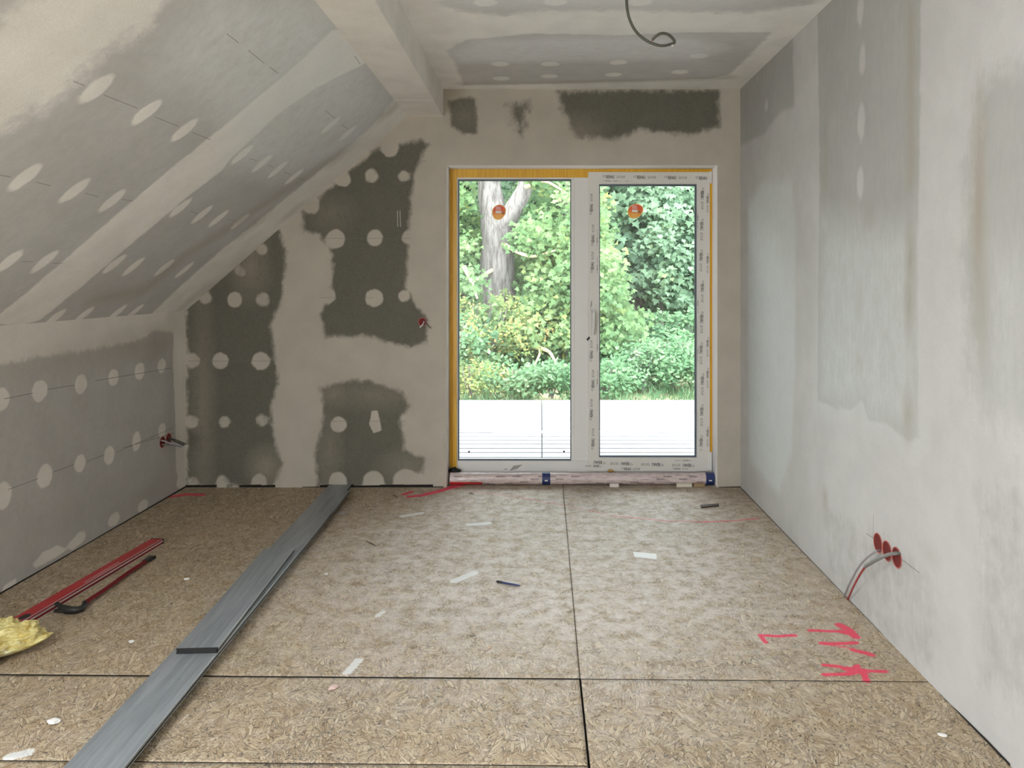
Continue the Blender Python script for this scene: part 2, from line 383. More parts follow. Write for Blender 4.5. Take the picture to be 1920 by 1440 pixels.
# ------------------------------------------------------------------ ROOF SLOPE
SLEN = math.hypot(XBL-XL, ZB-ZK)
def sw(px, py): p = atSlope(px, py); return (p.y, (p-Vector((XL, 0, ZK))).dot(SL))
slope_fill = [([(-20,606),(0,588),(60,540),(150,462),(250,375),(330,308),(415,240),(533,142),(625,55),(660,60),(700,112),(640,140),(592,165),(520,215),(440,290),(415,320),(354,367),(300,412),(208,490),(150,540),(75,600),(30,612)], .022),
              ([(-500,150),(-40,60),(20,30),(60,-20),(150,-300),(520,-300),(320,-20),(280,50),(190,110),(100,190),(0,250),(-500,560)], .12),
              ([(283,590),(333,541),(417,467),(480,418),(541,367),(625,300),(690,242),(720,212),(742,180),(790,200),(348,600)], .045)]
slope_dots = [(181,167),(275,210),(346,244),(46,333),(140,358),(210,377),(454,290),(492,306),(521,318),(552,331),(338,390),(379,402),(410,410),(450,415),
 (17,490),(83,491),(215,495),(250,500),(308,502),(346,506),(102,597),(156,592),(219,587),(252,585),(652,250),(620,235)]
def slope_layer(U, V):
    c = np.ones_like(U)
    for p, s in slope_fill: c = c*(1-poly_cov(U, V, [sw(*q) for q in p], s))
    for k, (x, y) in enumerate(slope_dots):
        c = c*(1-ell_cov(U, V, sw(x, y), .036, .068, .012, .0))
    return np.where(U < 1.4, np.where(np.mod(U, .62) < .1, 0, .95), c)
def slope_skim_glow(U, V):  # whitish skim, with bounced light near the beam painted into it
    return .75*poly_cov(U, V, [sw(*q) for q in [(330,60),(400,-10),(600,-10),(745,190),(640,300),(520,330),(440,300),(420,230),(300,130)]], .12)
def slope_stain(U, V):
    c = np.zeros_like(U)
    pts = [sw(*q) for q in [(180,560),(270,545),(345,480),(470,400),(560,340),(640,285)]]
    c = .5*line_cov(U, V, pts, .04, .06)
    for x, y in [(735,205),(640,290),(480,418),(355,565),(545,400)]: c = np.maximum(c, .4*ell_cov(U, V, sw(x, y), .05, .09, .05))
    return np.where(U > 3, c, 0)
ex = MB()
p0 = Vector((XL, YB, ZK)); th = -SN*.2; q0 = p0+SL*(SLEN+.35)-SN*.002; p0 = p0-SL*.3-SN*.002; L = Vector((0, YF-YB, 0))
RW0, RW1 = -1.45, 1.15                                        # opening added for the roof fill light, behind the camera
def slab(a, b2):
    A, B = Vector((0, a-YB, 0)), Vector((0, b2-YB, 0))
    ex.add([p0+A, q0+A, q0+B, p0+B, p0+A+th, q0+A+th, q0+B+th, p0+B+th], [(0,1,2,3),(4,7,6,5),(0,4,5,1),(1,5,6,2),(2,6,7,3),(3,7,4,0)], 2)
slab(YB, RW0); slab(RW1, YF)
for a, b2 in [((137,152),(158,160)),((195,178),(258,203)),((290,219),(335,237)),((360,248),(395,262)),((0,328),(20,332)),((66,341),(95,348)),((160,362),(185,369)),((228,374),(250,377)),
              ((40,490),(62,491)),((98,493),(118,494)),((466,297),(482,301)),((502,310),(513,314)),((533,323),(545,327)),((560,334),(572,338)),((356,396),(370,400)),((425,411),(440,414)),
              ((425,63),(447,80)),((465,94),(495,118)),((505,125),(522,138)),((610,207),(628,222)),((640,233),(653,242)),((665,105),(675,120))]:
    pencil(ex, atSlope(*a), atSlope(*b2), SN, .0019, 1)
us = axis(YB, YF, 1.4, YF, .012); us = np.array(sorted(set(list(us)+[RW0, RW1]))); vs = axis(0, SLEN, 0, SLEN, .012, extra=(.35, 1.35))
painted_grid('ceiling_sloped', [M_slope, M_pencil, M_plain], us, vs,
             lambda U, V: np.stack([XL+SL.x*V, U, ZK+SL.z*V], 1), {'board': slope_layer, 'stain': slope_stain, 'skim': slope_skim_glow},
             lambda u, v: (u > RW0) & (u < RW1) & (v > .35) & (v < 1.35), ex)

# ------------------------------------------------------------------ BEAM CASING, CEILING
mb = MB()
prof = [(XBL, ZB), (XBR, ZB), (XBR, ZC+.02), (XBL-.25, ZC+.02), (XBL-.02, ZB+.02)]
n = len(prof)
for ya, yb_, dz in [(YB, 4.53, 0.0), (4.53, YF, .0015)]:
    vs_ = [(x, ya, z-(dz if z == ZB else 0)) for x, z in prof]+[(x, yb_, z-(dz if z == ZB else 0)) for x, z in prof]
    mb.add(vs_, [(k, (k+1) % n, n+(k+1) % n, n+k) for k in range(n)]+[tuple(range(n-1, -1, -1)), tuple(range(n, 2*n))])
mb.build('trim_1', M_plain, kind='structure')
def cw(px, py): p = atZ(px, py, ZC); return (p.x, p.y)
ceil_board = [([(836,95),(870,75),(1000,62),(1150,66),(1300,60),(1448,60),(1400,110),(1368,140),(1330,148),(1180,153),(1000,158),(868,160),(852,120)], .03, .9),
              ([(815,-40),(1580,-40),(1520,12),(1400,26),(1200,22),(1000,22),(950,32),(860,22),(820,10)], .06, .8)]
ceil_dots = [(937,120),(1032,120),(1160,117),(940,147),(1030,143),(1150,140),(1310,105),(1275,135),(910,5),(1040,3),(1200,4)]
def ceil_layer(U, V):
    c = np.zeros_like(U)
    for p, s, k in ceil_board: c = np.maximum(c, k*poly_cov(U, V, [cw(*q) for q in p], s))
    for x, y in ceil_dots: c = c*(1-ell_cov(U, V, cw(x, y), .05, .045, .014))
    return np.where(V < 3.25, np.where(np.mod(V+.35, .625) < .12, 0, .6), c)
def ceil_skim(U, V):
    return .8*poly_cov(U, V, [cw(*q) for q in [(830,100),(900,75),(1300,70),(1360,90),(1300,112),(860,118)]], .06)+.6*poly_cov(U, V, [cw(*q) for q in [(800,-20),(1500,-20),(1300,15),(830,15)]], .08)
ex = MB(); ex.box(XBR-.4, XR+.3, YB, OUT, ZC+.002, ZC+.2, 1)
us = axis(XBR, XR, XBR, XR, .014); vs = axis(YB, YF, 3.2, YF, .012)
painted_grid('ceiling', [M_ceil, M_plain], us, vs, lambda U, V: np.stack([U, V, np.full_like(U, ZC)], 1),
             {'board': ceil_layer, 'stain': lambda U, V: .4*line_cov(U, V, [cw(*q) for q in [(868,157),(1180,152),(1370,145)]], .03, .04), 'skim': ceil_skim}, None, ex, flip=True)

# ------------------------------------------------------------------ RIGHT WALL
def rw(px, py): p = atX(px, py, XR); return (p.y, p.z)
right_board = [([(1386,160),(1487,60),(1488,150),(1490,200),(1470,205),(1453,222),(1432,252),(1400,268),(1386,275)], .035, .95),
 ([(1532,25),(1560,-60),(1740,-120),(1728,0),(1726,250),(1722,500),(1722,700),(1724,822),(1702,832),(1663,798),(1627,790),(1616,753),(1596,771),(1560,766),(1532,753),(1534,500),(1536,300)], .018, .8),
 ([(1838,175),(1860,140),(1930,120),(2100,60),(2100,900),(1925,800),(1850,780),(1822,700),(1812,560),(1808,430),(1818,300)], .13, 1),
 ([(1535,915),(1570,945),(1660,990),(1750,1060),(1765,1150),(1760,1300),(1640,1200),(1550,1080)], .07, .45),
 ([(1822,900),(1930,850),(2000,1400),(1830,1300)], .08, .5)]
right_dots = [(1613,20,.03,.06),(1617,112,.03,.06),(1615,230,.035,.075),(1613,340,.03,.06),(1437,197,.03,.04),(1420,148,.012,.02)]
def right_layer(U, V):
    c = np.zeros_like(U)
    for p, s, k in right_board: c = np.maximum(c, k*poly_cov(U, V, [rw(*q) for q in p], s))
    for x, y, a, b2 in right_dots: c = c*(1-.8*ell_cov(U, V, rw(x, y), a, b2, .012))
    return c
def right_skim(U, V):
    c = .95*poly_cov(U, V, [rw(*q) for q in [(1402,390),(1430,340),(1484,340),(1492,430),(1490,700),(1484,850),(1460,930),(1405,860)]], .03)
    c = np.maximum(c, .75*poly_cov(U, V, [rw(*q) for q in [(1540,400),(1600,430),(1720,420),(1724,822),(1702,832),(1663,798),(1627,790),(1616,753),(1596,771),(1532,753)]], .10))
    c = np.maximum(c, .8*line_cov(U, V, [rw(*q) for q in [(1534,700),(1534,755),(1596,771),(1616,753),(1628,790),(1663,798),(1702,832),(1722,822),(1718,640),(1721,420)]], .006, .012))
    c = np.maximum(c, .45*poly_cov(U, V, [rw(*q) for q in [(1850,480),(1925,470),(1925,820),(1840,760)]], .08))
    return c
def right_stain(U, V):
    c = .8*line_cov(U, V, [rw(*q) for q in [(1707,-20),(1708,300),(1707,340)]], .018, .04)*(.7+.3*(V < 2.3))
    for x, y, a, b2, k in [(1706,480,.022,.09,.9),(1704,565,.022,.08,.9),(1702,780,.03,.07,.7),(1838,250,.02,.06,.8),(1835,390,.025,.22,.95),(1548,285,.012,.1,.6),(1545,340,.015,.06,.6),
                           (1547,935,.03,.04,.5),(1733,1105,.04,.03,.0),(1630,405,.05,.05,.3),(1610,565,.02,.05,.35),(1610,675,.03,.04,.35),(1745,1040,.05,.03,.25),(1842,530,.02,.15,.6)]:
        c = np.maximum(c, k*ell_cov(U, V, rw(x, y), a, b2, .03))
    return c
ex = MB(); ex.box(XR+.002, XR+.25, YB, YF, -.3, ZC+.3, 2)
p1, p2 = atX(1637, 1010, XR), atX(1638, 965, XR); pencil(ex, p1, p2, (-1, 0, 0), .002, 1)
pencil(ex, atX(1624, 1000, XR), atX(1638, 1009, XR), (-1, 0, 0), .0025, 1); pencil(ex, atX(1691, 1049, XR), atX(1724, 1074, XR), (-1, 0, 0), .0025, 1)
ex.add([(XR-.001, 2.9, 0), (XR-.001, YF, 0), (XR-.001, YF, .006), (XR-.001, 3.9, .004), (XR-.001, 2.9, .002)], [(0, 1, 2, 3, 4)], 3)
# broken board edge near the camera
ck = [atX(*q, XR) for q in [(1762,1306),(1766,1303),(1770,1312),(1778,1315),(1782,1322),(1800,1336),(1850,1385),(1895,1432)]]
pts = [(XR-.0015, p.y, max(.001, p.z)) for p in ck]; base = [(XR-.0015, p.y, -.001) for p in ck]
for k in range(len(pts)-1): ex.add([base[k], base[k+1], pts[k+1], pts[k]], [(0, 1, 2, 3)], 3)
us = axis(YB, YF, 1.9, YF, .010); vs = axis(-.02, ZC, -.02, ZC, .012)
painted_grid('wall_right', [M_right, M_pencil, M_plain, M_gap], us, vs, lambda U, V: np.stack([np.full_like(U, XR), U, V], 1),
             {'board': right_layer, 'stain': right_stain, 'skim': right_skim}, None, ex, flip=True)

# wall behind the camera
mb = MB()

for x0, x1, z0, z1 in [(XL-.2, -2.2, -.3, 2.9), (-1.46, XR+.25, -.3, 2.9), (-2.2, -1.46, -.3, .58), (-2.2, -1.46, 1.58, 2.9)]: mb.box(x0, x1, YB-.2, YB+.001, z0, z1)  # hole on the left added for the gable fill light
mb.build('wall_front', M_plain, kind='structure')

# ------------------------------------------------------------------ FLOOR
def fl(px, py, z=0): p = atZ(px, py, z); return (p.x, p.y)
SMX = [(.1437, YF+.14), (.1320, 2.575), (.1335, 2.10), (.135, YB)]
def seam_x(y):
    return float(np.interp(-y, [-p[1] for p in SMX], [p[0] for p in SMX]))
def s1(x): return 2.605+(x+1.862)*(2.559-2.605)/(1.28+1.862)
def s2(x): return 2.137+(x+1.53)*(2.113-2.137)/(.13+1.53)
red = [([(322,931),(350,927),(378,928)], .03, .75), ([(757,927),(771,922)], .02, .9), ([(768,931),(790,929),(822,922),(850,912)], .025, .9), ([(800,926),(840,916),(870,908)], .028, .7),
 ([(880,921),(960,930),(1060,948),(1150,967)], .010, .58), ([(1150,967),(1250,977),(1340,978)], .012, .6), ([(1320,979),(1380,976),(1422,972)], .014, .62),
 ([(1425,1191),(1460,1193),(1490,1191)], 0.0117, 1), ([(1427,1193),(1436,1205)], 0.0104, 1), ([(1518,1182),(1545,1183),(1576,1184)], 0.0117, 1), ([(1574,1172),(1590,1180),(1604,1194)], 0.0195, 1), ([(1576,1184),(1600,1190)], 0.0156, 1),
 ([(1540,1206),(1572,1207),(1605,1205)], 0.0130, 1), ([(1545,1208),(1600,1216)], 0.0078, .8), ([(1600,1219),(1618,1223),(1635,1228)], 0.0143, 1),
 ([(1545,1247),(1575,1250),(1600,1262),(1625,1258),(1660,1259)], 0.0117, 1), ([(1545,1265),(1592,1264),(1608,1248)], 0.0117, 1), ([(1620,1262),(1625,1278)], 0.0130, 1), ([(1590,1254),(1622,1258)], 0.0169, 1)]
pls = [([(880,984),(915,981)], .022), ([(852,1090),(872,1081),(890,1074)], .022), ([(651,1261),(660,1252),(672,1238)], .017), ([(708,1155),(718,1147)], .013), ([(20,1418),(50,1412)], .02), ([(755,968),(790,962)], .02)]
drt = [(475,1225,.06,.9),(495,1245,.05,.9),(460,1240,.05,.7),(400,1298,.10,1),(380,1295,.05,.9),(840,1150,.06,.6),(870,1140,.05,.5),(560,1290,.2,.35),(590,1345,.12,.6),(580,1385,.14,.7),(500,1340,.25,.35),
       (1122,1222,.03,1),(1320,1272,.03,.9),(540,1425,.12,.9),(640,1420,.15,.6),(350,1390,.15,.7),(760,1185,.25,.3),(700,1340,.3,.25),(420,1200,.06,.8),(140,1320,.2,.2)]
def dust_light(U, V):  # floor dust, with the pool of door light painted in
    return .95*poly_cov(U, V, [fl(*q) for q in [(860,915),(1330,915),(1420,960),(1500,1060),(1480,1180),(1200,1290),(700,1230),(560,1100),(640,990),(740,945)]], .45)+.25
def paint(U, V):
    c = np.zeros_like(U)
    for p, wd, k in red: c = np.maximum(c, k*line_cov(U, V, [fl(*q) for q in p], wd, .008))
    return c
def plaster(U, V):
    c = np.zeros_like(U)
    for p, wd in pls: c = np.maximum(c, .95*line_cov(U, V, [fl(*q) for q in p], wd, .014))
    return c
def dirt(U, V):
    c = np.zeros_like(U)
    for x, y, r, k in drt: c = np.maximum(c, k*ell_cov(U, V, fl(x, y), r, r*.8, r*.5))
    c = np.maximum(c, .35*line_cov(U, V, [fl(*q) for q in [(640,962),(520,1100),(400,1265),(250,1440)]], .03, .03))
    return c
ex = MB(); ex.box(XL-.1, XR+.1, YB-.1, OUT, -.2, -.018, 1)
def panel(x0, x1, ylo, yhi, ax, ay):
    """collects a bilinear panel grid; x0/x1/ylo/yhi are functions"""
    return (x0, x1, ylo, yhi, ax, ay)
panels = [
 (lambda y: XL-.01, lambda y: seam_x(y)-.0012, lambda x: s1(x)+.0045, lambda x: YF+.14, .0095),
 (lambda y: seam_x(y)+.0012, lambda y: XR+.01, lambda x: s1(x)+.0022, lambda x: YF+.14, .0095),
 (lambda y: XL-.01, lambda y: seam_x(y)-.0035, lambda x: s2(x)+.0020, lambda x: s1(x)-.0045, .012),
 (lambda y: seam_x(y)+.003, lambda y: XR+.01, lambda x: 1.2, lambda x: s1(x)-.0022, .012),
 (lambda y: XL-.01, lambda y: seam_x(y)-.003, lambda x: 1.2, lambda x: s2(x)-.0020, .014),
 (lambda y: XL-.01, lambda y: XR+.01, lambda x: YB, lambda x: 1.195, .2)]
VV, FF, MI = [], [], []; off = 0
for x0, x1, ylo, yhi, st in panels:
    nu = max(2, int((x1(3)-x0(3))/st)); nv = max(2, int((yhi(0)-ylo(0))/st))
    a = np.linspace(0, 1, nu); b2 = np.linspace(0, 1, nv)
    A, B = np.meshgrid(a, b2, indexing='ij')
    xm = x0(3)+(x1(3)-x0(3))*A
    yl = np.vectorize(ylo)(xm); yh = np.vectorize(yhi)(xm); Y = yl+(yh-yl)*B
    X = np.vectorize(x0)(Y)+(np.vectorize(x1)(Y)-np.vectorize(x0)(Y))*A
    P = np.stack([X.ravel(), Y.ravel(), np.zeros(X.size)], 1)
    i, j = np.meshgrid(np.arange(nu-1), np.arange(nv-1), indexing='ij'); i = i.ravel(); j = j.ravel()
    q = np.stack([i*nv+j, (i+1)*nv+j, (i+1)*nv+j+1, i*nv+j+1], 1)
    ring = [k*nv for k in range(nu)]+[(nu-1)*nv+k for k in range(1, nv)]+[k*nv+nv-1 for k in range(nu-2, -1, -1)]+[k for k in range(nv-2, 0, -1)]
    lowp = P[ring].copy(); lowp[:, 2] = -.018; m = len(ring); base = len(P)
    sq = np.array([[ring[k], base+k, base+(k+1) % m, ring[(k+1) % m]] for k in range(m)])
    VV += [P, lowp]; FF += [q+off, sq+off]; MI += [0]*len(q)+[1]*len(sq); off += len(P)+m
P = np.concatenate(VV); Q = np.concatenate(FF)
me = bpy.data.meshes.new('floor')
ev = np.array(ex.v); li = np.concatenate([Q.ravel(), (np.array(ex.f)+len(P)).ravel()]).astype(np.int32)
av = np.concatenate([P, ev]); nf = len(li)//4
me.vertices.add(len(av)); me.vertices.foreach_set('co', av.astype(np.float32).ravel())
me.loops.add(len(li)); me.loops.foreach_set('vertex_index', li)
me.polygons.add(nf); me.polygons.foreach_set('loop_start', (np.arange(nf)*4).astype(np.int32))
me.polygons.foreach_set('material_index', np.array(MI+[1]*len(ex.f), np.int32))
me.materials.append(M_osb); me.materials.append(M_gap); me.update(calc_edges=True)
for ln, fn in {'dust_light': dust_light, 'paint': paint, 'plaster': plaster, 'dirt': dirt}.items():
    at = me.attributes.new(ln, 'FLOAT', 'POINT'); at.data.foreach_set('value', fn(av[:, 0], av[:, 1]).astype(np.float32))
me.validate(); me.update()
link('floor', me, kind='structure')

# ------------------------------------------------------------------ BALCONY DOOR
def glass(nt, b):
    g = G(nt); out = nt.nodes['Material Output']; nt.nodes.remove(b)
    tr = g.n('ShaderNodeBsdfTransparent'); tr.inputs[0].default_value = (.95, .965, .96, 1)
    gl = g.n('ShaderNodeBsdfGlossy'); gl.inputs['Roughness'].default_value = .02
    fr = g.n('ShaderNodeFresnel'); fr.inputs[0].default_value = 1.45
    mx = g.n('ShaderNodeMixShader'); g.l(fr.outputs[0], mx.inputs[0]); g.l(tr.outputs[0], mx.inputs[1]); g.l(gl.outputs[0], mx.inputs[2])
    g.l(mx.outputs[0], out.inputs[0])
M_glass = mat('window_glass', build=glass)
def yel(nt, b):
    g = G(nt); co = g.obj(); c = g.mix(g.ss(g.noise(g.map(co, (60, 1, 1.5)), 3, 3), .3, .7), (.60, .31, .01), (.72, .42, .02)); g.l(c, b.inputs['Base Color'])
M_yellow = mat('yellow_masking_tape', (.85, .47, .02), .42, build=yel)
M_film = mat('protective_film', (.66, .64, .60), .38, build=lambda nt, b: (lambda g: g.bump(b, g.noise(g.map(g.obj(), (1, 1, 1)), 22, 4), .3, .004))(G(nt)))
M_ink = mat('black_print', (.02, .02, .022), .6)
M_handle = mat('wrapped_white_handle', (.66, .65, .63), .4)
M_steel = mat('hinge_white', (.72, .71, .69), .3)

door = thing('door_1', 'white plastic balcony door with two tall panes, set in the gable wall', 'door', (0, 0, 0), kind='structure')
def D(px, py, Y=YFR): p = atY(px, py, Y); return p.x, p.z
fx0, fz1 = D(843, 317); fx1, fz0 = D(1336, 886)
def ring(mb, x0, x1, z0, z1, wl, wr, wb, wt, y0, y1, mi=0):
    mb.box(x0, x0+wl, y0, y1, z0, z1, mi); mb.box(x1-wr, x1, y0, y1, z0, z1, mi)
    mb.box(x0+wl, x1-wr, y0, y1, z0, z0+wb, mi); mb.box(x0+wl, x1-wr, y0, y1, z1-wt, z1, mi)
# fixed outer frame
lgx0, lgz1 = D(858.5, 336); lgx1, lgz0 = D(1071, 864)
mulx0, _ = D(1072, 0); mulx1, _ = D(1104, 0)
mb = MB(); ring(mb, fx0, fx1, fz0, fz1, lgx0-fx0, .05, lgz0-fz0, fz1-lgz1, YFR, YFR+.08)
mb.box(lgx1, mulx1+.03, YFR, YFR+.08, lgz0, lgz1)
mb.box(lgx1+.02, mulx1+.004, YFR-.008, YFR, lgz0, lgz1+.01)
mb.build('door_frame', M_white, door, bevel=.003)
# yellow tape on the jamb (ridged) and across the head
mb = MB(); e = .0015; wj = lgx0-fx0-.006
for k, (a, b2, dd) in enumerate([(0, .30, .000), (.30, .42, .006), (.42, .78, .002), (.78, .98, .007)]):
    mb.box(fx0+wj*a, fx0+wj*b2, YFR-e-dd, YFR, fz0+.035, fz1)
mb.build('yellow_jamb_tape', M_yellow, door, label='yellow protective tape down the left jamb')
mb = MB(); mb.box(fx0+wj, fx1, YFR-.003, YFR, D(0, 333)[1], fz1); mb.build('yellow_head_tape', M_yellow, door, label='yellow protective tape across the door head')
mb = MB(); mb.box(D(1327, 0)[0], fx1, YFR-.003, YFR, D(0, 850)[1], D(0, 333)[1]); mb.build('yellow_hinge_side_tape', M_yellow, door, label='yellow protective tape on the hinge side jamb')
# left pane
mb = MB(); ring(mb, lgx0, lgx1, lgz0, lgz1, .008, .006, .009, .010, YFR+.012, YFR+.03); mb.build('gasket', M_gasket, door)
def pane(name, x0, x1, z0, z1, y):
    mb = MB(); mb.box(x0, x1, y, y+.004, z0, z1); return mb.build(name, M_glass, door)
pl_ = pane('glass_pane', lgx0, lgx1, lgz0, lgz1, YFR+.028)
# right sash, standing proud of the frame
YS = YFR-.018
def S(px, py): return D(px, py, YS)
sx0, sz1 = S(1103, 322.5); sx1, sz0 = S(1331, 884)
rgx0, rgz1 = S(1123.5, 345); rgx1, rgz0 = S(1306.5, 858)
mb = MB(); ring(mb, sx0, sx1, sz0, sz1, rgx0-sx0, sx1-rgx1, rgz0-sz0, sz1-rgz1, YS, YFR+.05); sash = mb.build('sash', M_white, door, bevel=.003)
mb = MB(); i_ = .006; ring(mb, sx0+i_*.3, sx1-i_*.3, sz0+i_*.3, sz1-i_*.3, rgx0-sx0-i_, sx1-rgx1-i_, rgz0-sz0-i_, sz1-rgz1-i_, YS-.0012, YS)
film = mb.build('protective_film', M_film, sash, label='loose grey white protective film printed in black')
mb = MB(); ring(mb, rgx0, rgx1, rgz0, rgz1, .007, .011, .010, .012, YS+.014, YS+.03); mb.build('gasket', M_gasket, door)
pr_ = pane('glass_pane', rgx0, rgx1, rgz0, rgz1, YS+.028)

# printed lettering on the film
def text_mesh(s, size, bold=.0):
    cu = bpy.data.curves.new('t', 'FONT'); cu.body = s; cu.size = size; cu.offset = bold; cu.align_x = 'LEFT'; cu.resolution_u = 2
    o = bpy.data.objects.new('t', cu); C.objects.link(o); bpy.context.view_layer.update()
    me = bpy.data.meshes.new_from_object(o.evaluated_get(bpy.context.evaluated_depsgraph_get()))
    vs = [v.co.copy() for v in me.vertices]; fs = [tuple(p.vertices) for p in me.polygons]
    bpy.data.objects.remove(o); bpy.data.curves.remove(cu); bpy.data.meshes.remove(me)
    return vs, fs
TV, TF = text_mesh('REHAU', 1.0, .022)
tw = max(v.x for v in TV)
def ring2d(cx, cy, r0, r1, a0=0, a1=2*math.pi, n=14):
    vs, fs = [], []
    for k in range(n+1):
        a = a0+(a1-a0)*k/n
        vs += [Vector((cx+r0*math.cos(a), cy+r0*math.sin(a), 0)), Vector((cx+r1*math.cos(a), cy+r1*math.sin(a), 0))]
    for k in range(n): fs.append((2*k, 2*k+1, 2*k+3, 2*k+2))
    return vs, fs
def rect2d(x0, x1, y0, y1): return [Vector((x0, y0, 0)), Vector((x1, y0, 0)), Vector((x1, y1, 0)), Vector((x0, y1, 0))], [(0, 1, 2, 3)]
def unit(L=.068, h=.030):
    """one repeat of the film print, about .19 m long: circular arrows, the word, three care icons"""
    parts = []
    for a in range(3): parts.append(ring2d(.010, .016, .006, .0095, a*2.094+.3, a*2.094+1.75, 5))
    parts.append(([Vector((.026+v.x*L/tw, v.y*.037-.002, 0)) for v in TV], TF))
    x = .026+L+.020
    o = .0016
    for q in ((x, x+.018, 0, o), (x, x+.018, .018-o, .018), (x, x+o, 0, .018), (x+.018-o, x+.018, 0, .018), (x+.005, x+.006, .003, .015), (x+.009, x+.010, .003, .015), (x+.013, x+.014, .003, .015)): parts.append(rect2d(*q))
    parts.append(ring2d(x+.033, .009, .0075, .0093)); parts.append(rect2d(x+.0322, x+.0338, .009, .022))
    x2 = x+.046
    for dx, dy in ((0, 0), (.006, .006)):
        for q in ((x2+dx, x2+dx+.013, dy, dy+o), (x2+dx, x2+dx+.013, dy+.013-o, dy+.013), (x2+dx, x2+dx+o, dy, dy+.013), (x2+dx+.013-o, x2+dx+.013, dy, dy+.013)): parts.append(rect2d(*q))
    return parts
UN = unit()
pr = MB(); YP = YS-.0018
def stamp(ox, oz, ang, sc=1.0, xclip=1e9, squash=1.0):
    ca, sa = math.cos(ang), math.sin(ang)
    for vs, fs in UN:
        if min(v.x for v in vs)*sc > xclip: continue
        pr.add([(ox+(v.x*ca-v.y*squash*sa)*sc, YP, oz+(v.x*sa+v.y*squash*ca)*sc) for v in vs], fs)
R90 = math.pi/2
PITCH = .2105
for k in range(4): stamp(S(1130+58*k, 0)[0]-.0, S(0, 334)[1]-k*.003, 0, .84, xclip=(.19 if k < 3 else .04))
for k in range(3): stamp(S(1131+20*k, 0)[0], S(0, 340)[1], 0, .55 if k == 0 else .3, squash=.45)
# left stile, reading upward
for k, py in enumerate([405, 463, 680, 735, 790, 845]): stamp(S(1114 if k % 2 else 1111, 0)[0], S(0, py-2)[1], R90, .80)
for py in (460, 512, 660, 725): stamp(S(1120.5, 0)[0], S(0, py)[1], R90, .6, squash=.45)
stamp(S(1113, 0)[0], S(0, 512)[1], R90, .8)
# right stile, reading downward
for k, py in enumerate([352, 410, 468, 526, 584, 642, 700, 758, 816]): stamp(S(1314.5-(k % 3)*1.2, 0)[0], S(0, py)[1], -R90, .82, xclip=.19 if k < 8 else .1)
for k, py in enumerate([362, 475, 632, 690, 800]): stamp(S(1325, 0)[0], S(0, py)[1], -R90, .74, squash=.8)
for py in (400, 560, 650): stamp(S(1307.6, 0)[0], S(0, py)[1], -R90, .55, squash=.45)
# bottom rail, upside down
for k, px in enumerate([1186, 1244, 1302]): stamp(S(px, 0)[0], S(0, 867+k*1.5)[1], math.pi, .84)
stamp(S(1135, 0)[0], S(0, 864.5)[1], math.pi, .84, xclip=.06); stamp(S(1128, 0)[0], S(0, 872)[1], math.pi, .62)
stamp(S(1296, 0)[0], S(0, 862.5)[1], math.pi, .62, squash=.5); stamp(S(1260, 0)[0], S(0, 880)[1], 0, .6, squash=.7); stamp(S(1165, 0)[0], S(0, 881)[1], 0, .7)
prt = pr.build('film_print', M_ink, sash, label='black repeated word and care icons on the film')
# handle under film, hinges, scraps
mb = MB(); hx, hz = S(1111.5, 600)
mb.box(hx-.014, hx+.014, YS-.012, YS, hz-.05, hz+.09)
hpts = [(hx, YS-.012, hz+.06), (hx, YS-.045, hz+.06), (hx+.002, YS-.055, hz+.05), (hx+.001, YS-.056, hz-.03), (hx-.006, YS-.052, hz-.095)]
mb.tube(hpts, [.011, .012, .013, .012, .009], 12); mb.build('door_handle', M_handle, door, smooth=True, bevel=.002, label='white handle still wrapped in film')
for za, zb_ in ((322, 344), (847, 880)):
    mb = MB(); a, z1_ = S(1330, za); b2, z0_ = S(1335, zb_); xx = (a+b2)/2
    mb.tube([(xx, YS-.006, z0_), (xx, YS-.006, z1_)], .0085, 12); mb.tube([(xx, YS-.006, (z0_+z1_)/2-.002), (xx, YS-.006, (z0_+z1_)/2+.002)], .0095, 12)
    mb.box(xx-.016, xx, YS-.004, YS+.004, z0_+.01, z1_-.01); mb.build('hinge', M_steel, door, smooth=True)
def blot(parent, pts, y, m, name, label=None):
    mb = MB(); mb.add([(p[0], y, p[1]) for p in pts], [tuple(range(len(pts)))]); o = mb.build(name, m, parent)
    if label: o['label'] = label
    return o
# oval orange stickers with pale lettering blocks, corner pads
M_st = mat('orange_sticker', (.80, .16, .03), .5, build=lambda nt, b: (lambda g: g.l(g.mix(g.ss(g.m('MULTIPLY', g.n('ShaderNodeSeparateXYZ').outputs[2], 1), 0, 1), (1, .4, .03), (.75, .1, .04)), b.inputs['Base Color']))(G(nt)))
def sticker_mat(name, zc, r):
    def f(nt, b):
        g = G(nt); sp = g.n('ShaderNodeSeparateXYZ'); g.l(g.obj(), sp.inputs[0])
        c = g.mix(g.ss(sp.outputs[2], zc-r*.7, zc+r*.5), (.95, .42, .05), (.80, .10, .04)); g.l(c, b.inputs['Base Color'])
    return mat(name, (.9, .3, .05), .45, build=f)
M_pale = mat('sticker_white', (.85, .82, .76), .5); M_rim = mat('sticker_yellow_rim', (.9, .66, .25), .5); M_brown = mat('sticker_brown', (.40, .15, .05), .5)
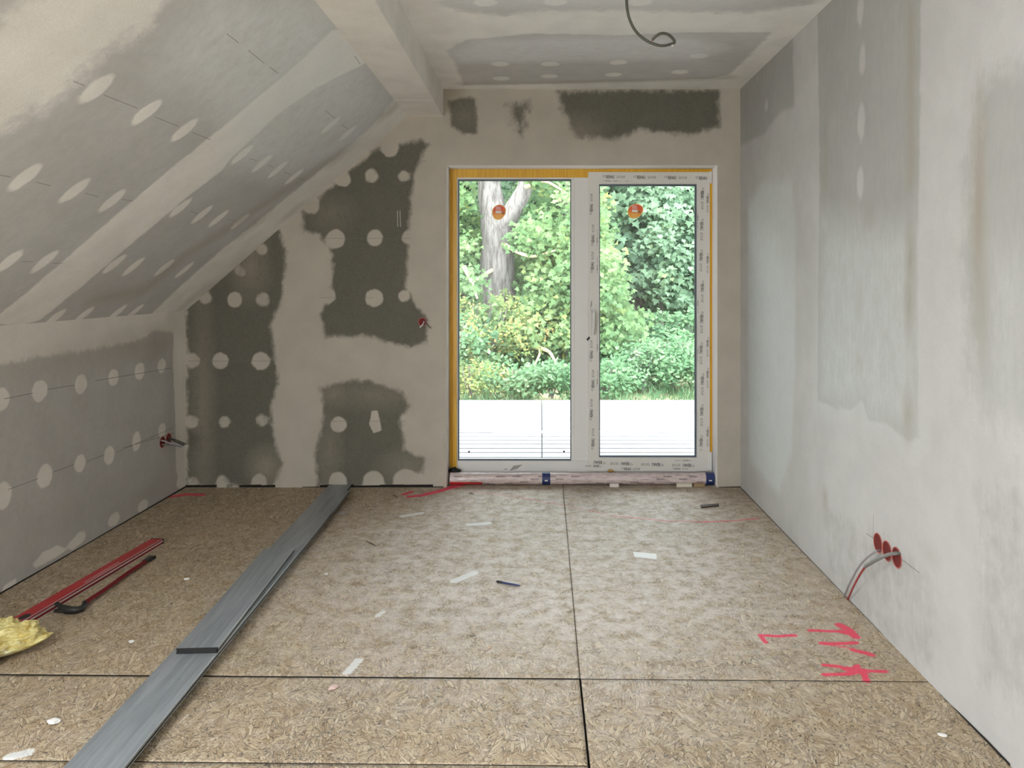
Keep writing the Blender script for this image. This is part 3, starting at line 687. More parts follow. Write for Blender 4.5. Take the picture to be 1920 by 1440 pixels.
for (cxp, cyp, rx, rz, tilt), par, yy in [((935, 398, 13, 14.5, .35), pl_, YFR+.0265), ((1190.5, 396, 15, 14, .6), pr_, YS+.0265)]:
    c = atY(cxp, cyp, yy); s = yy/F; mb = MB(); n = 40
    def egg(k, sc):
        a = 2*math.pi*k/n; x = rx*s*sc*math.cos(a)*(1+.10*math.sin(a+tilt)); z = rz*s*sc*math.sin(a)
        return (c.x+x*math.cos(tilt*.3)-z*math.sin(-tilt*.3), c.z+z)
    m_ = sticker_mat('orange_sticker', c.z, rz*s)
    mb.add([(*egg(k, 1)[:1], yy-.0004, egg(k, 1)[1]) for k in range(n)], [tuple(range(n))], 1)
    mb.add([(*egg(k, .90)[:1], yy-.0008, egg(k, .90)[1]) for k in range(n)], [tuple(range(n))], 0)
    def q2(x0, x1, z0, z1, mi, sk=0): mb.add([(c.x+x0*s, yy-.0012, c.z+z0*s), (c.x+x1*s, yy-.0012, c.z+(z0+sk)*s), (c.x+x1*s, yy-.0012, c.z+(z1+sk)*s), (c.x+x0*s, yy-.0012, c.z+z1*s)], [(0, 1, 2, 3)], mi)
    q2(-5.5, 5, -1.5, 3.0, 2, -.6)
    for k in range(4): q2(-5.5, 4.5-k*.3, 5+k*1.7, 5.6+k*1.7, 2, -.8)
    q2(5.5, 11, -3, 1.5, 3, -1)
    for k in range(4): q2(-7+k*.8, 6-k, -5.2-k*1.8, -4.6-k*1.8, 1, -.3)
    mb.build('sticker', [m_, M_rim, M_pale, M_brown], par, label='orange oval glazing sticker with pale print')
for px, py, par, yy in [(871.5, 349.5, pl_, YFR+.0265), (1057, 348, pl_, YFR+.0265), (879.5, 847, pl_, YFR+.0265), (1057.5, 846.5, pl_, YFR+.0265), (1141.5, 363, pr_, YS+.0265), (1290, 357.5, pr_, YS+.0265)]:
    c = atY(px, py, yy); mb = MB(); r = .0075
    mb.tube([(c.x, yy-.003, c.z), (c.x, yy+.001, c.z)], r, 6); mb.build('transport_pad', M_ink, par)
# scuffs on the white bottom rail and centre post
M_scuff = mat('grey_scuff', (.33, .31, .29), .7)
blot(door, [D(955, 883), D(963, 873), D(980, 871), D(970, 879)], YFR-.0006, M_scuff, 'scuff_mark'); blot(door, [D(944, 879.5), D(950, 878.5), D(950, 880)], YFR-.0006, M_ink, 'scuff_mark')
blot(sash, [S(1108, 565), S(1110, 563), S(1109.5, 585), S(1106.5, 580)], YS-.0016, M_scuff, 'scuff_mark')
blot(door, [D(1099, 635), D(1104, 630), D(1106, 633), D(1101, 639)], YFR-.03, M_ink, 'scuff_mark')
# sill packing under the frame and threshold
mb = MB(); mb.box(DX0, DX1, YFR+.01, OUT+.05, -.15, fz0+.001); mb.build('threshold', mat('threshold_grey', (.35, .34, .33), .7), door)

# ------------------------------------------------------------------ PACKED MEMBRANE ROLL IN FRONT OF THE THRESHOLD
def wrap_print(nt, b):
    g = G(nt); co = g.obj()
    c0 = g.mix(g.ss(g.noise(g.map(co, (3, 1, 8)), 8, 4), .3, .7), (.52, .42, .41), (.66, .56, .54))
    g.l(c0, b.inputs['Base Color']); g.bump(b, g.noise(g.map(co, (1, 3, 3)), 12, 4), .5, .01)
M_wrap = mat('pinkish_foil', (.6, .5, .48), .28, build=wrap_print, spec=.6)
M_blue = mat('navy_tape', (.015, .03, .12), .3); M_wprint = mat('foil_print', (.12, .08, .08), .5)
rx0, rx1 = atY(844, 0, 5.05).x, atY(1338, 0, 5.05).x
ry, rz = 5.045, .042
def rollr(x, a): return .039*(1+.07*mnoise.noise(Vector((x*4, math.cos(a), math.sin(a))))+.04*mnoise.noise(Vector((x*14, math.cos(a)*2, math.sin(a)*2))))
roll = thing('membrane_roll', 'pinkish printed foil roll packed along the bottom of the balcony door', 'roll', (0, ry, 0))
def rollpt(x, a, d=0):
    r = rollr(x, a)+d; return (x, r*math.cos(a)*.95, rz+r*math.sin(a)*(1.0 if math.sin(a) > 0 else 1.0))
def rollstrip(x0, x1, a0, a1, nx, na, d, skew=0.0):
    vs = []; fs = []
    for i in range(nx+1):
        for k in range(na+1):
            x = x0+(x1-x0)*i/nx+skew*k/na; vs.append(rollpt(x, a0+(a1-a0)*k/na, d))
    for i in range(nx):
        for k in range(na): fs.append((i*(na+1)+k, i*(na+1)+k+1, (i+1)*(na+1)+k+1, (i+1)*(na+1)+k))
    return vs, fs
mb = MB(); mb.add(*rollstrip(rx0+.002, rx1-.002, 0, 2*math.pi, 160, 28, 0))
for xe in (rx0+.002, rx1-.002): mb.add([rollpt(xe, 2*math.pi*k/28) for k in range(28)], [tuple(range(28))])
mb.build('foil_wrap', M_wrap, roll, smooth=True)
mb = MB(); r3 = random.Random(8)
for k in range(30):
    x = rx0+.03+k*(rx1-rx0-.1)/30+r3.uniform(-.01, .01); a = math.pi-(-.75+r3.choice([0, .5, 1.0, 1.45, .25]))-.0
    L_, hh = .052, .22
    for q in ((x, x+L_, a, a+.035), (x, x+L_, a+hh, a+hh+.035), (x, x+.004, a, a+hh), (x+L_-.004, x+L_, a, a+hh)): mb.add(*rollstrip(*q, 2, 2, .0008, .012))
    for j in range(4): mb.add(*rollstrip(x+.008+j*.010, x+.014+j*.010, a+.06, a+hh-.03, 1, 2, .0008, .010))
for k in range(22):
    x = rx0+.05+k*(rx1-rx0-.1)/22; a = math.pi-(-.6+r3.uniform(0, 1.6)); mb.add(*rollstrip(x, x+.05, a, a+.05, 3, 1, .0008, .02))
mb.build('foil_print', M_wprint, roll)
for xa, xb in ((1016.5, 1032), (1322, 1338)):
    mb = MB(); mb.add(*rollstrip(atY(xa, 0, ry).x, atY(xb, 0, ry).x-(.001), 0, 2*math.pi, 5, 28, .0015))
    tp = mb.build('tape_band', M_blue, roll, smooth=True, label='navy blue tape band')
    mb = MB(); xm = atY((xa+xb)/2, 0, ry).x
    for j in range(3): mb.add(*rollstrip(xm-.010+j*.007, xm-.005+j*.007, math.pi+.0, math.pi+.22, 1, 2, .0022))
    mb.build('tape_print', M_pale, tp)
# red spray on the left end, sealant blob, packers below
mb = MB(); mb.add(*rollstrip(rx0+.002, atY(905, 0, ry).x, math.pi+.35, math.pi+1.2, 8, 6, .0007)); mb.build('red_overspray', mat('red_spray', (.55, .03, .03), .6), roll)
def packer(x0, x1, col, nm, lab):
    mb = MB(); a, b2 = atY(x0, 0, 5.0).x, atY(x1, 0, 5.0).x; mb.box(a, b2, 4.984, 5.012, .0005, .022)
    o = mb.build(nm, mat(nm+'_mat', col, .7), None, bevel=.002); tag(o, lab, 'packer'); return o
packer(1143, 1160, (.70, .62, .60), 'packing_block', 'small pinkish block tucked under the foil roll, left of the white one')
packer(1268, 1297, (.66, .62, .52), 'packing_block', 'cream white block tucked under the foil roll near its right end')
packer(1300, 1321, (.32, .22, .12), 'packing_block', 'brown wooden block tucked under the foil roll beside the navy tape')
def blob(name, loc, r, m, seed, sq=(1, 1, .7), amp=.35, sub=3, fr=2.0):
    bm = bmesh.new(); bmesh.ops.create_icosphere(bm, subdivisions=sub, radius=1)
    for v in bm.verts:
        d = v.co.copy(); k = 1+amp*mnoise.fractal(d*fr+Vector((seed*3.1, 0, 0)), 1.0, 2.0, 3)
        v.co = Vector((d.x*r*sq[0]*k, d.y*r*sq[1]*k, d.z*r*sq[2]*k))
    mz = min(v.co.z for v in bm.verts)
    me = bpy.data.meshes.new(name); bm.to_mesh(me); bm.free(); me.materials.append(m)
    me.polygons.foreach_set('use_smooth', [True]*len(me.polygons))
    o = link(name, me); o.location = loc; return o, mz
M_black = mat('black_rag', (.012, .014, .012), .7)
o, _ = blob('sealant_lump', atY(853, 885, 5.09), .03, M_black, 2, (1.1, .8, .75), .9, 3, 3)
tag(o, 'ragged black sealant lump at the foot of the yellow jamb', 'sealant')
o, _ = blob('foam_scrap', atY(1145, 883, 5.085), .014, mat('brown_foam', (.42, .27, .07), .8), 5, (1.5, .7, .7), .5)
tag(o, 'small mustard brown scrap lying on the roll below the right pane', 'scrap')

# ------------------------------------------------------------------ SOCKETS AND CABLES
M_redbox = mat('red_socket_plastic', (.50, .14, .11), .5); M_redin = mat('shaded_red_inside', (.15, .008, .007), .75)
M_cgrey = mat('grey_cable_sheath', (.18, .18, .165), .5); M_clilac = mat('lilac_grey_cable', (.30, .27, .285), .5)
M_cred = mat('red_wire', (.33, .02, .02), .45); M_cdark = mat('dark_grey_cable', (.075, .075, .055), .5); M_cwhite = mat('white_wire', (.66, .64, .62), .5); M_copper = mat('bare_copper', (.6, .3, .15), .3, 1)
def socket(cen, nrm, r, label, group):
    nrm = Vector(nrm); t = thing('socket_box', label, 'socket box', cen, group)
    up = Vector((0, 0, 1)); sd = up.cross(nrm)
    def circ(rad, d, n=32, rag=0): return [sd*rad*(1+rag*mnoise.noise(Vector((k*.9, rad*50, cen[1]))))*math.cos(2*math.pi*k/n)+up*rad*(1+rag*mnoise.noise(Vector((k*.9, 3, cen[1]))))*math.sin(2*math.pi*k/n)+nrm*d for k in range(n)]
    def loft(rings, mi=0, cap=False):
        mb = MB(); n = len(rings[0])
        mb.add(sum(rings, []), [(i*n+k, i*n+(k+1) % n, (i+1)*n+(k+1) % n, (i+1)*n+k) for i in range(len(rings)-1) for k in range(n)]+([tuple((len(rings)-1)*n+k for k in range(n))] if cap else []))
        return mb
    loft([circ(r*1.0, .0008, rag=.06), circ(r, .0025, rag=.04), circ(r*.90, .0025, rag=.03), circ(r*.90, .0012)]).build('rim', M_redbox, t, smooth=True)
    loft([circ(r*.91, .0012), circ(r*.86, .0009)], cap=True).build('cup', M_redin, t, smooth=True)  # flat disc; the recess shade is put into its dark red
    return t
for k, (px, py, lab) in enumerate([(1646.7, 1018, 'red round socket box in the right wall, farthest of three from the camera'), (1663.7, 1033, 'red round socket box in the right wall, middle one of three in a row'), (1682, 1045.5, 'red round socket box in the right wall, nearest the camera of three')]):
    socket(atX(px, py, XR), (-1, 0, 0), .0385, lab, 'socket boxes in the right wall')
for px, py, lab in [(304.2, 829, 'dark red socket box in the low left wall, nearer of the pair'), (315.8, 822.5, 'dark red socket box in the low left wall, nearer the corner')]:
    socket(atX(px, py, XL), (1, 0, 0), .035, lab, 'socket boxes in the left wall')
socket(atY(792, 603.5, YF), (0, -1, 0), .028, 'dark red wall box with two short wires left of the balcony door', 'socket box by the door')

def smooth_path(pts, n=8):
    P = [Vector(p) for p in pts]; P = [P[0]*2-P[1]]+P+[P[-1]*2-P[-2]]; out = []
    for i in range(1, len(P)-2):
        for k in range(n):
            t = k/n; a, b2, c, d = P[i-1:i+3]
            out.append(.5*((2*b2)+(-a+c)*t+(2*a-5*b2+4*c-d)*t*t+(-a+3*b2-3*c+d)*t**3))
    return out+[P[-2]]
def cable(name, pts, r, m, lab, cat='cable', group=None, flat=1.0):
    mb = MB(); mb.tube(smooth_path(pts), r, 10, flat=flat); o = mb.build(name, m, None, smooth=True); tag(o, lab, cat, group); return o
def RP(cx, cy, d): return atX(1500+cx/6, 960+cy/6, XR-d)
p = [RP(905, 432, .001), RP(880, 432, .02), RP(840, 452, .035), RP(765, 505, .045), RP(700, 570, .048), RP(640, 650, .045), RP(590, 745, .038), RP(545, 830, .028), RP(510, 915, .018)]
e_ = RP(487, 985, .010); p.append(Vector((e_.x, e_.y, .008)))
cable('hanging_cable', p, .0040, M_clilac, 'lilac grey cable drooping from the farthest red socket box to the floor')
t = thing('stripped_cable', 'thick grey cable from the nearest red socket box ending in a red wire', 'cable', (0, 0, 0))
pa = [RP(1118, 468, .001), RP(1080, 466, .02), RP(1000, 478, .04), RP(930, 505, .055), RP(860, 540, .062), RP(735, 612, .068)]
mb = MB(); mb.tube(smooth_path(pa), .0085, 10, flat=.75); mb.build('sheath', M_cgrey, t, smooth=True)
pb = [RP(742, 608, .068), RP(712, 650, .066), RP(675, 705, .058), RP(635, 775, .048), RP(595, 855, .036), RP(560, 935, .022)]
e_ = RP(535, 1003, .010); pb.append(Vector((e_.x, e_.y, .006)))
mb = MB(); mb.tube(smooth_path(pb), .0038, 8); mb.build('red_conductor', M_cred, t, smooth=True, label='dark red inner wire')
mb = MB(); mb.tube(smooth_path([v+Vector((-.004, .004, .002)) for v in pb[:3]]), .0018, 6); mb.build('white_conductor', M_cwhite, t, smooth=True, label='thin white inner wire')
def LP(cx, cy, d): return atX(280+cx/18, 780+cy/18, XL+d)
cable('short_cable', [LP(640, 715, .001), LP(720, 750, .02), LP(850, 790, .06), LP(1050, 870, .10), LP(1270, 960, .14)], .0042, M_cdark, 'dark cable stub sticking out of the left wall box nearer the corner')
cable('short_cable', [LP(600, 830, .001), LP(760, 800, .02), LP(900, 870, .06), LP(1180, 975, .12)], .0042, M_cdark, 'lower dark cable stub from the left wall box nearer the corner')
cable('short_cable', [LP(390, 820, .001), LP(520, 850, .02), LP(700, 920, .045), LP(900, 950, .08), LP(1180, 1020, .11)], .0048, M_clilac, 'upper lilac grey cable stub from the left wall box nearer the camera')
cable('short_cable', [LP(420, 970, .001), LP(600, 970, .025), LP(850, 990, .07), LP(1100, 1050, .105)], .0048, M_cgrey, 'lower grey cable stub from the left wall box nearer the camera')
cable('short_wire', [atY(795, 603, YF-.001), atY(793, 608, YF-.03), atY(787.5, 614, YF-.045)], .0042, M_cwhite, 'short white wire in the wall box left of the door', 'wire')
cable('short_wire', [atY(797, 602, YF-.001), atY(799, 606, YF-.025), atY(804, 612, YF-.04), atY(808.5, 615.5, YF-.042)], .0032, M_cdark, 'short dark wire in the wall box left of the door', 'wire')

YCB = 3.0
t = thing('ceiling_cable', 'dark cable hanging in a loop from the ceiling', 'cable', (0, 0, 0))
cp = [(480,0,0),(486,100,0),(508,210,0),(560,330,0),(640,430,-.01),(750,505,-.02),(850,541,-.03),(930,548,-.05),(1000,533,-.08),(1052,512,-.11),(1040,470,-.10),(985,418,-.08),(930,400,-.06),(880,405,-.04),(830,435,-.03),(785,478,-.02)]
pts = [atY(1100+a/6.4, b2/6.4, YCB+d) for a, b2, d in cp]
top = pts[0]; pts = [Vector((top.x+.01, top.y+.02, ZC)), Vector((top.x, top.y, ZC-.07))]+pts
mb = MB(); mb.tube(smooth_path(pts), .0058, 12); mb.build('sheath', M_cdark, t, smooth=True)
mb = MB(); q = pts[-1]; mb.tube([q, q+Vector((-.008, 0, -.014))], .0022, 8); mb.build('bare_end', M_copper, t, smooth=True)
q = atY(1261, 85, YCB-.1); mb = MB(); mb.tube([q+Vector((.006, 0, .006)), q, q+Vector((-.002, 0, -.006))], .004, 8); mb.build('tape_wrap', M_cwhite, t, smooth=True)

# ------------------------------------------------------------------ GREY BOARDS ON THE FLOOR
def plank_mat(nt, b):
    g = G(nt); co = g.obj()
    gr = g.noise(g.map(co, (40, 1.6, 40)), 1.6, 4, .6); br = g.noise(g.map(co, (12, 1.5, 12)), 1.5, 4, .6)
    st = g.noise(g.map(co, (130, 5, 30)), 1.3, 3, .6)
    c = g.mix(g.ss(g.m('ADD', g.m('MULTIPLY', gr, .6), g.m('MULTIPLY', br, .4)), .32, .68), (.165, .18, .19), (.27, .285, .295))
    c = g.mix(g.ss(st, .60, .75, 0, .55), c, (.36, .38, .40))
    c = g.mix(g.ss(g.noise(co, 90, 3, .7), .66, .72, 0, .8), c, (.05, .055, .06))
    g.l(c, b.inputs['Base Color']); g.bump(b, gr, .35, .0012)
M_plank = mat('grey_composite', (.2, .22, .23), .33, build=plank_mat, spec=.5); M_pend = mat('black_cut_end', (.010, .010, .010), .8)
PW, PT = .145, .0205
def plank(x0, y0, x1, y1, z, lab):
    d = Vector((x1-x0, y1-y0, 0)); L = d.length; t = thing('decking_board', lab, 'decking board', (x0, y0, z), 'grey boards stacked on the floor')
    t.rotation_euler = (0, 0, math.atan2(d.y, d.x)-math.pi/2)
    h = PW/2; c = .0015; gy0, gy1, gd = .0065, .0115, .009
    prof = [(-h+c, 0), (h-c, 0), (h, c), (h, gy0), (h-gd, gy0), (h-gd, gy1), (h, gy1), (h, PT-c), (h-c, PT), (-h+c, PT), (-h, PT-c), (-h, gy1), (-h+gd, gy1), (-h+gd, gy0), (-h, gy0), (-h, c)]
    mb = MB(); U, V = Vector((1, 0, 0)), Vector((0, 0, 1))
    n = len(prof); vs = [Vector((u, 0, v)) for u, v in prof]+[Vector((u, L, v)) for u, v in prof]
    for k in range(n): mb.add([vs[k], vs[(k+1) % n], vs[n+(k+1) % n], vs[n+k]], [(0, 1, 2, 3)], 1 if k in (3, 4, 5, 11, 12, 13) else 0)
    mb.build('board', [M_plank, M_pend], t, keep=True)
    for rg_ in (range(n), range(n, 2*n)):
        mb = MB(); mb.add([vs[k] for k in rg_], [tuple(range(n))]); mb.build('cut_end', M_pend, t, label='black cut end')
    return t
def c2(y): return -1.197-.0287*(y-2.036)-.001
def c1(y): return -1.326+PW/2-.0286*(y-2.63)
plank(c1(1.45), 1.45, c1(4.965), 4.965, .0006, 'long grey board lowest of the stack, its far end against the gable wall')
plank(c2(1.35), 1.35, c2(4.757), 4.757, .0006+PT+.0004, 'long grey board lying on the lowest board, under the short one')
plank(-1.211, 2.666, -1.2685, 3.668, .0006+2*(PT+.0004), 'short grey board on top of the stack with a black cut end')

# ------------------------------------------------------------------ RED LEVEL, PRY BAR, INSULATION
M_lred = mat('red_anodised', (.42, .018, .022), .35, build=lambda nt, b: (lambda g: g.l(g.mix(g.noise(g.map(g.obj(), (20, 2, 20)), 3, 3), (.36, .014, .02), (.50, .025, .03)), b.inputs['Base Color']))(G(nt)))
M_ldk = mat('red_side', (.22, .008, .02), .35); M_silver = mat('bare_edge', (.75, .72, .72), .3, .6); M_blk = mat('black_plastic', (.015, .015, .015), .5)
def lvX(y): return -2.087+.033+.074*(y-2.92)
ya, yb_ = 2.72, 3.905; t = thing('spirit_level', 'long red straightedge level with bright stripes beside the pry bar', 'level', (lvX(ya), ya, 0))
t.rotation_euler = (0, 0, -math.atan(.074)); LL = (yb_-ya)/math.cos(math.atan(.074)); lw_, lh = .033, .027
mb = MB(); prof = [(-lw_, 0), (lw_, 0), (lw_, .004), (lw_-.003, .006), (lw_-.003, .012), (lw_, .014), (lw_, .021), (lw_-.005, lh), (-lw_+.002, lh), (-lw_, lh-.002)]
n = len(prof); vs = [Vector((u, 0, v)) for u, v in prof]+[Vector((u, LL, v)) for u, v in prof]
for k in range(n): mb.add([vs[k], vs[(k+1) % n], vs[n+(k+1) % n], vs[n+k]], [(0, 1, 2, 3)], {1: 2, 2: 1, 3: 1, 4: 1, 5: 2, 6: 1}.get(k, 0))
mb.add(vs, [tuple(range(n-1, -1, -1)), tuple(range(n, 2*n))], 3); body = mb.build('body', [M_lred, M_ldk, M_silver, M_blk], t)
mb = MB(); mb.box(lw_-.007, lw_-.004, .0, LL, lh-.001, lh+.0006); mb.build('edge_stripe', M_silver, t, label='bright silver edge stripe')
mb = MB(); mb.box(-lw_-.001, lw_+.001, LL-.002, LL+.004, 0, lh+.001); mb.build('end_cap', M_blk, t); mb = MB(); mb.box(-lw_-.001, lw_+.001, -.004, .002, 0, lh+.001); mb.build('end_cap', M_blk, t)
for cy_, cx_ in ((.275, .006), (.205, -.004)):
    mb = MB(); mb.add([(cx_+.018*math.cos(a), cy_+.026*math.sin(a), lh+.0006) for a in [2*math.pi*k/24 for k in range(24)]], [tuple(range(24))]); mb.build('grip_hole', M_blk, t, label='black oval grip hole')
mb = MB(); r4 = random.Random(2)
for row in range(2):
    y_ = .62
    while y_ < .86:
        l_ = r4.uniform(.006, .014); mb.box(.004+row*.010, .009+row*.010, y_, y_+l_, lh, lh+.0006); y_ += l_+.005
mb.build('maker_print', mat('pale_print', (.55, .35, .34), .5), t, label='faint pale lettering')
M_bar = mat('dark_red_bar', (.20, .008, .018), .25, .2)
t = thing('pry_bar', 'dark red pry bar with black claw and black flat end', 'pry bar', (0, 0, 0))
sh = [atZ(158, 1131, .018), atZ(170, 1123, .018), atZ(200, 1103, .016), atZ(240, 1074, .015), atZ(262, 1060, .015), atZ(272, 1053, .014)]
mb = MB(); mb.tube(smooth_path(sh, 4), .0095, 6); mb.build('shaft', M_bar, t, smooth=False)
ck = [atZ(159, 1130, .018), atZ(156, 1138, .017), atZ(147, 1143, .016), atZ(134, 1144, .017), atZ(124, 1143, .018)]
mb = MB(); mb.tube(smooth_path(ck, 5), [.0105+.0003*i for i in range(21)], 10); 
for sgn in (1, -1):
    a_, b_ = atZ(126, 1143, .018), atZ(104, 1139, .022)
    o_ = Vector((0, 0, .0085*sgn)); o2 = Vector((0, 0.004*sgn, .015*sgn))
    if sgn < 0: o2 = Vector((0, -.004, -.012))
    mb.tube(smooth_path([a_+o_*.5, (a_+b_)/2+o_*.9, b_+o2]), [.0135-.0003*i for i in range(17)], 8, flat=.8)
mb.build('claw', M_blk, t, smooth=True, label='black forked claw')
a_, b_ = atZ(270, 1054, .014), atZ(286, 1044, .010)
mb = MB(); d_ = (b_-a_).normalized(); s_ = Vector((-d_.y, d_.x, 0))
vs = [a_-s_*.009+Vector((0, 0, -.008)), a_+s_*.009+Vector((0, 0, -.008)), b_+s_*.017+Vector((0, 0, -.008)), b_-s_*.017+Vector((0, 0, -.008)),
      a_-s_*.009+Vector((0, 0, .009)), a_+s_*.009+Vector((0, 0, .009)), b_+s_*.017+Vector((0, 0, .006)), b_-s_*.017+Vector((0, 0, .006))]
mb.add(vs, [(0,3,2,1),(4,5,6,7),(0,1,5,4),(1,2,6,5),(2,3,7,6),(3,0,4,7)]); mb.build('flat_end', M_blk, t, bevel=.002, label='black flat chisel end')

def wool(nt, b):
    g = G(nt); co = g.obj(); n1 = g.noise(g.map(co, (1, 1, 3)), 26, 6, .7, 1.5)
    c = g.mix(g.ss(n1, .32, .66), (.62, .44, .10), (.95, .88, .45)); c = g.mix(g.ss(g.noise(co, 12, 4), .58, .74), c, (.92, .88, .62))
    g.l(c, b.inputs['Base Color']); g.bump(b, n1, .9, .01)
M_wool = mat('yellow_mineral_wool', (.8, .7, .3), .95, build=wool, spec=.05)
bm = bmesh.new(); bmesh.ops.create_icosphere(bm, subdivisions=6, radius=1)
for v in bm.verts:
    d = v.co.copy(); a = math.atan2(d.y, d.x)
    rr_ = 1+.16*math.sin(3*a+.8)+.10*math.sin(5*a+2)
    nz = mnoise.fractal(d*2.2+Vector((4, 2, 1)), .8, 2.0, 5)*.30
    x = d.x*.195*rr_*(1+nz*.5); y = d.y*.15*rr_*(1+nz*.5); z = d.z*.065
    z = (z+.042 if z > 0 else z*.5+.042)*(1+nz*1.1)+.010*mnoise.noise(Vector((x*40, y*40, 0)))*(1 if d.z > 0 else 0)
    v.co = Vector((x, y, max(.001, z)))
me = bpy.data.meshes.new('insulation_tuft'); bm.to_mesh(me); bm.free(); me.materials.append(M_wool); me.polygons.foreach_set('use_smooth', [True]*len(me.polygons))
o = link('insulation_tuft', me); o.location = (-2.03, 2.68, .0); o.rotation_euler = (0, 0, .5)
tag(o, 'torn yellow mineral wool tuft on the floor by the end of the red level', 'insulation')

# ------------------------------------------------------------------ SCRAPS ON THE FLOOR
M_paper = mat('white_paper', (.80, .81, .80), .7); M_chip = mat('plaster_white', (.80, .78, .75), .8); M_wood = mat('pale_wood_chip', (.55, .40, .28), .8)
def scrap(name, px4, zz, m, lab, cat, lift=.004):
    P4 = [atZ(x, y, 0) for x, y in px4]; n = len(P4); mb = MB()
    lo = [Vector((q.x, q.y, .0006)) for q in P4]; hi = [Vector((q.x, q.y, .0006+zz+(lift if k % 2 else 0))) for k, q in enumerate(P4)]
    mb.add(lo+hi, [tuple(range(n-1, -1, -1)), tuple(range(n, 2*n))]+[(k, (k+1) % n, n+(k+1) % n, n+k) for k in range(n)])
    return tag(mb.build(name, m), lab, cat)
scrap('paper_scrap', [(1187, 1035), (1231, 1040), (1231, 1049), (1190, 1045)], .001, M_paper, 'white rectangular paper scrap right of the centre floor seam', 'paper', .003)
scrap('dark_offcut', [(1313, 949), (1347, 946.5), (1348, 949.5), (1315, 953)], .008, mat('dark_brown_offcut', (.05, .035, .03), .6), 'thin dark offcut near the right side of the door', 'offcut', 0)
mb = MB(); a_, b_ = atZ(931, 1090, .006), atZ(975, 1098, .006); a_ = Vector(a_); b_ = Vector(b_)
t = thing('marker_pen', 'slim dark blue pen with pale tip on the bright floor left of the seam', 'pen', (0, 0, 0))
mid = a_.lerp(b_, .25); mb.tube([a_, a_.lerp(b_, .03), mid], [.003, .0055, .0055], 10); mb.build('cap', M_blk, t, smooth=True)
mb = MB(); mb.tube([mid, a_.lerp(b_, .8), b_], [.005, .005, .003], 10); mb.build('barrel', mat('navy_pen', (.03, .04, .12), .3), t, smooth=True)
mb = MB(); mb.box(-.001, .001, 0, .08, 0, .0008); o = mb.build('pen_stripe', M_paper, t); o.location = a_.lerp(b_, .30)+Vector((0, 0, .005)); d_ = b_-a_; o.rotation_euler = (0, 0, math.atan2(d_.y, d_.x)-math.pi/2)
for k, (px, py, r, m, lab) in enumerate([(350, 1087, .011, M_chip, 'round white plaster chip between the pry bar and the grey boards'), (612, 1077.5, .010, M_chip, 'white plaster chip right of the grey boards'),
        (101, 1355, .017, M_chip, 'white plaster flake near the bottom left floor seam'), (625, 1291, .013, mat('pink_chip', (.62, .46, .42), .8), 'pinkish plaster chip just below the wide floor seam'),
        (246, 1204, .010, M_chip, 'small white plaster crumb left of the grey boards'), (1424, 1093, .008, M_wood, 'small wood chip on the floor near the right wall'),
        (918, 1216, .008, M_wood, 'small pale wood chip left of the centre seam'), (1768, 1380, .010, M_chip, 'small white crumb near the right wall at the bottom')]):
    P = atZ(px, py, 0); o, mz = blob('plaster_chip' if m is not M_wood else 'wood_chip', (P.x, P.y, 0), r, m, k+1, (1.3, .9, .28), .45, 3, 1.6)
    o.location.z = -mz+.0005; o.rotation_euler = (0, 0, k*1.3); tag(o, lab, 'chip')
scrap('bent_metal_strip', [(628, 961.2), (645, 960.6), (652, 962.5), (646, 964.6), (629, 963.2)], .006, mat('strip_metal', (.45, .43, .40), .4, .5), 'small bent grey strip poking out beside the long boards', 'strip', .002)
for a_, b_, lab in [((686, 1015), (706, 1024), 'thin dark splinter on the bright floor behind the short board'), ((735, 928), (746, 933), 'tiny dark splinter near the left foot of the door'), ((880, 925), (888, 925.5), 'tiny dark splinter just in front of the door roll')]:
    A_, B_ = atZ(*a_, .002), atZ(*b_, .002); mb = MB(); mb.tube([A_, (A_+B_)/2+Vector((0, 0, .002)), B_], [.0015, .0028, .0012], 6); tag(mb.build('splinter', mat('dark_splinter', (.07, .05, .04), .8)), lab, 'splinter')

# ------------------------------------------------------------------ TERRACE
def deckm(nt, b):
    g = G(nt); co = g.obj()
    c = g.mix(g.ss(g.noise(g.map(co, (1.5, 40, 1)), 3, 5, .6), .3, .7), (.125, .13, .14), (.165, .17, .178)); g.l(c, b.inputs['Base Color'])
M_deck = mat('pale_grey_decking', (.72, .75, .78), .6, build=deckm)
deck = thing('terrace_deck', 'pale grey boarded terrace outside the balcony door', 'deck', (0, 0, 0), kind='structure')
y = OUT+.02; mb = MB(); gap = MB(); r5 = random.Random(5)
jx = atZ(1016, 800, 0).x
while y < 8.55:
    wdt = .158
    mb.box(-6, jx-.004, y, y+wdt-.026, -.025, 0); mb.box(jx+.004, 6, y, y+wdt-.026, -.025, 0)
    y += wdt
mb.build('deck_boards', M_deck, deck, bevel=.002)
mb = MB(); mb.box(-6, 6, OUT+.0, 8.5, -.2, -.03); mb.build('deck_base', mat('deck_shadow_base', (.03, .035, .04), .9), deck)
lathA, lathB = atZ(925, 811.5, 0), atZ(1232, 812, 0); mb = MB(); mb.box(lathA.x, lathB.x, lathA.y-.012, lathA.y+.030, .0006, .013); tag(mb.build('timber_lath', mat('lath_grey', (.62, .70, .74), .6)), 'long thin pale lath lying across the terrace boards', 'lath')
A_ = atZ(1262, 757, 0); mb = MB(); mb.box(A_.x, A_.x+.28, A_.y, A_.y+.03, .0006, .02); tag(mb.build('timber_offcut', mat('offcut_grey', (.30, .31, .32), .7)), 'short grey offcut at the far edge of the terrace', 'offcut')

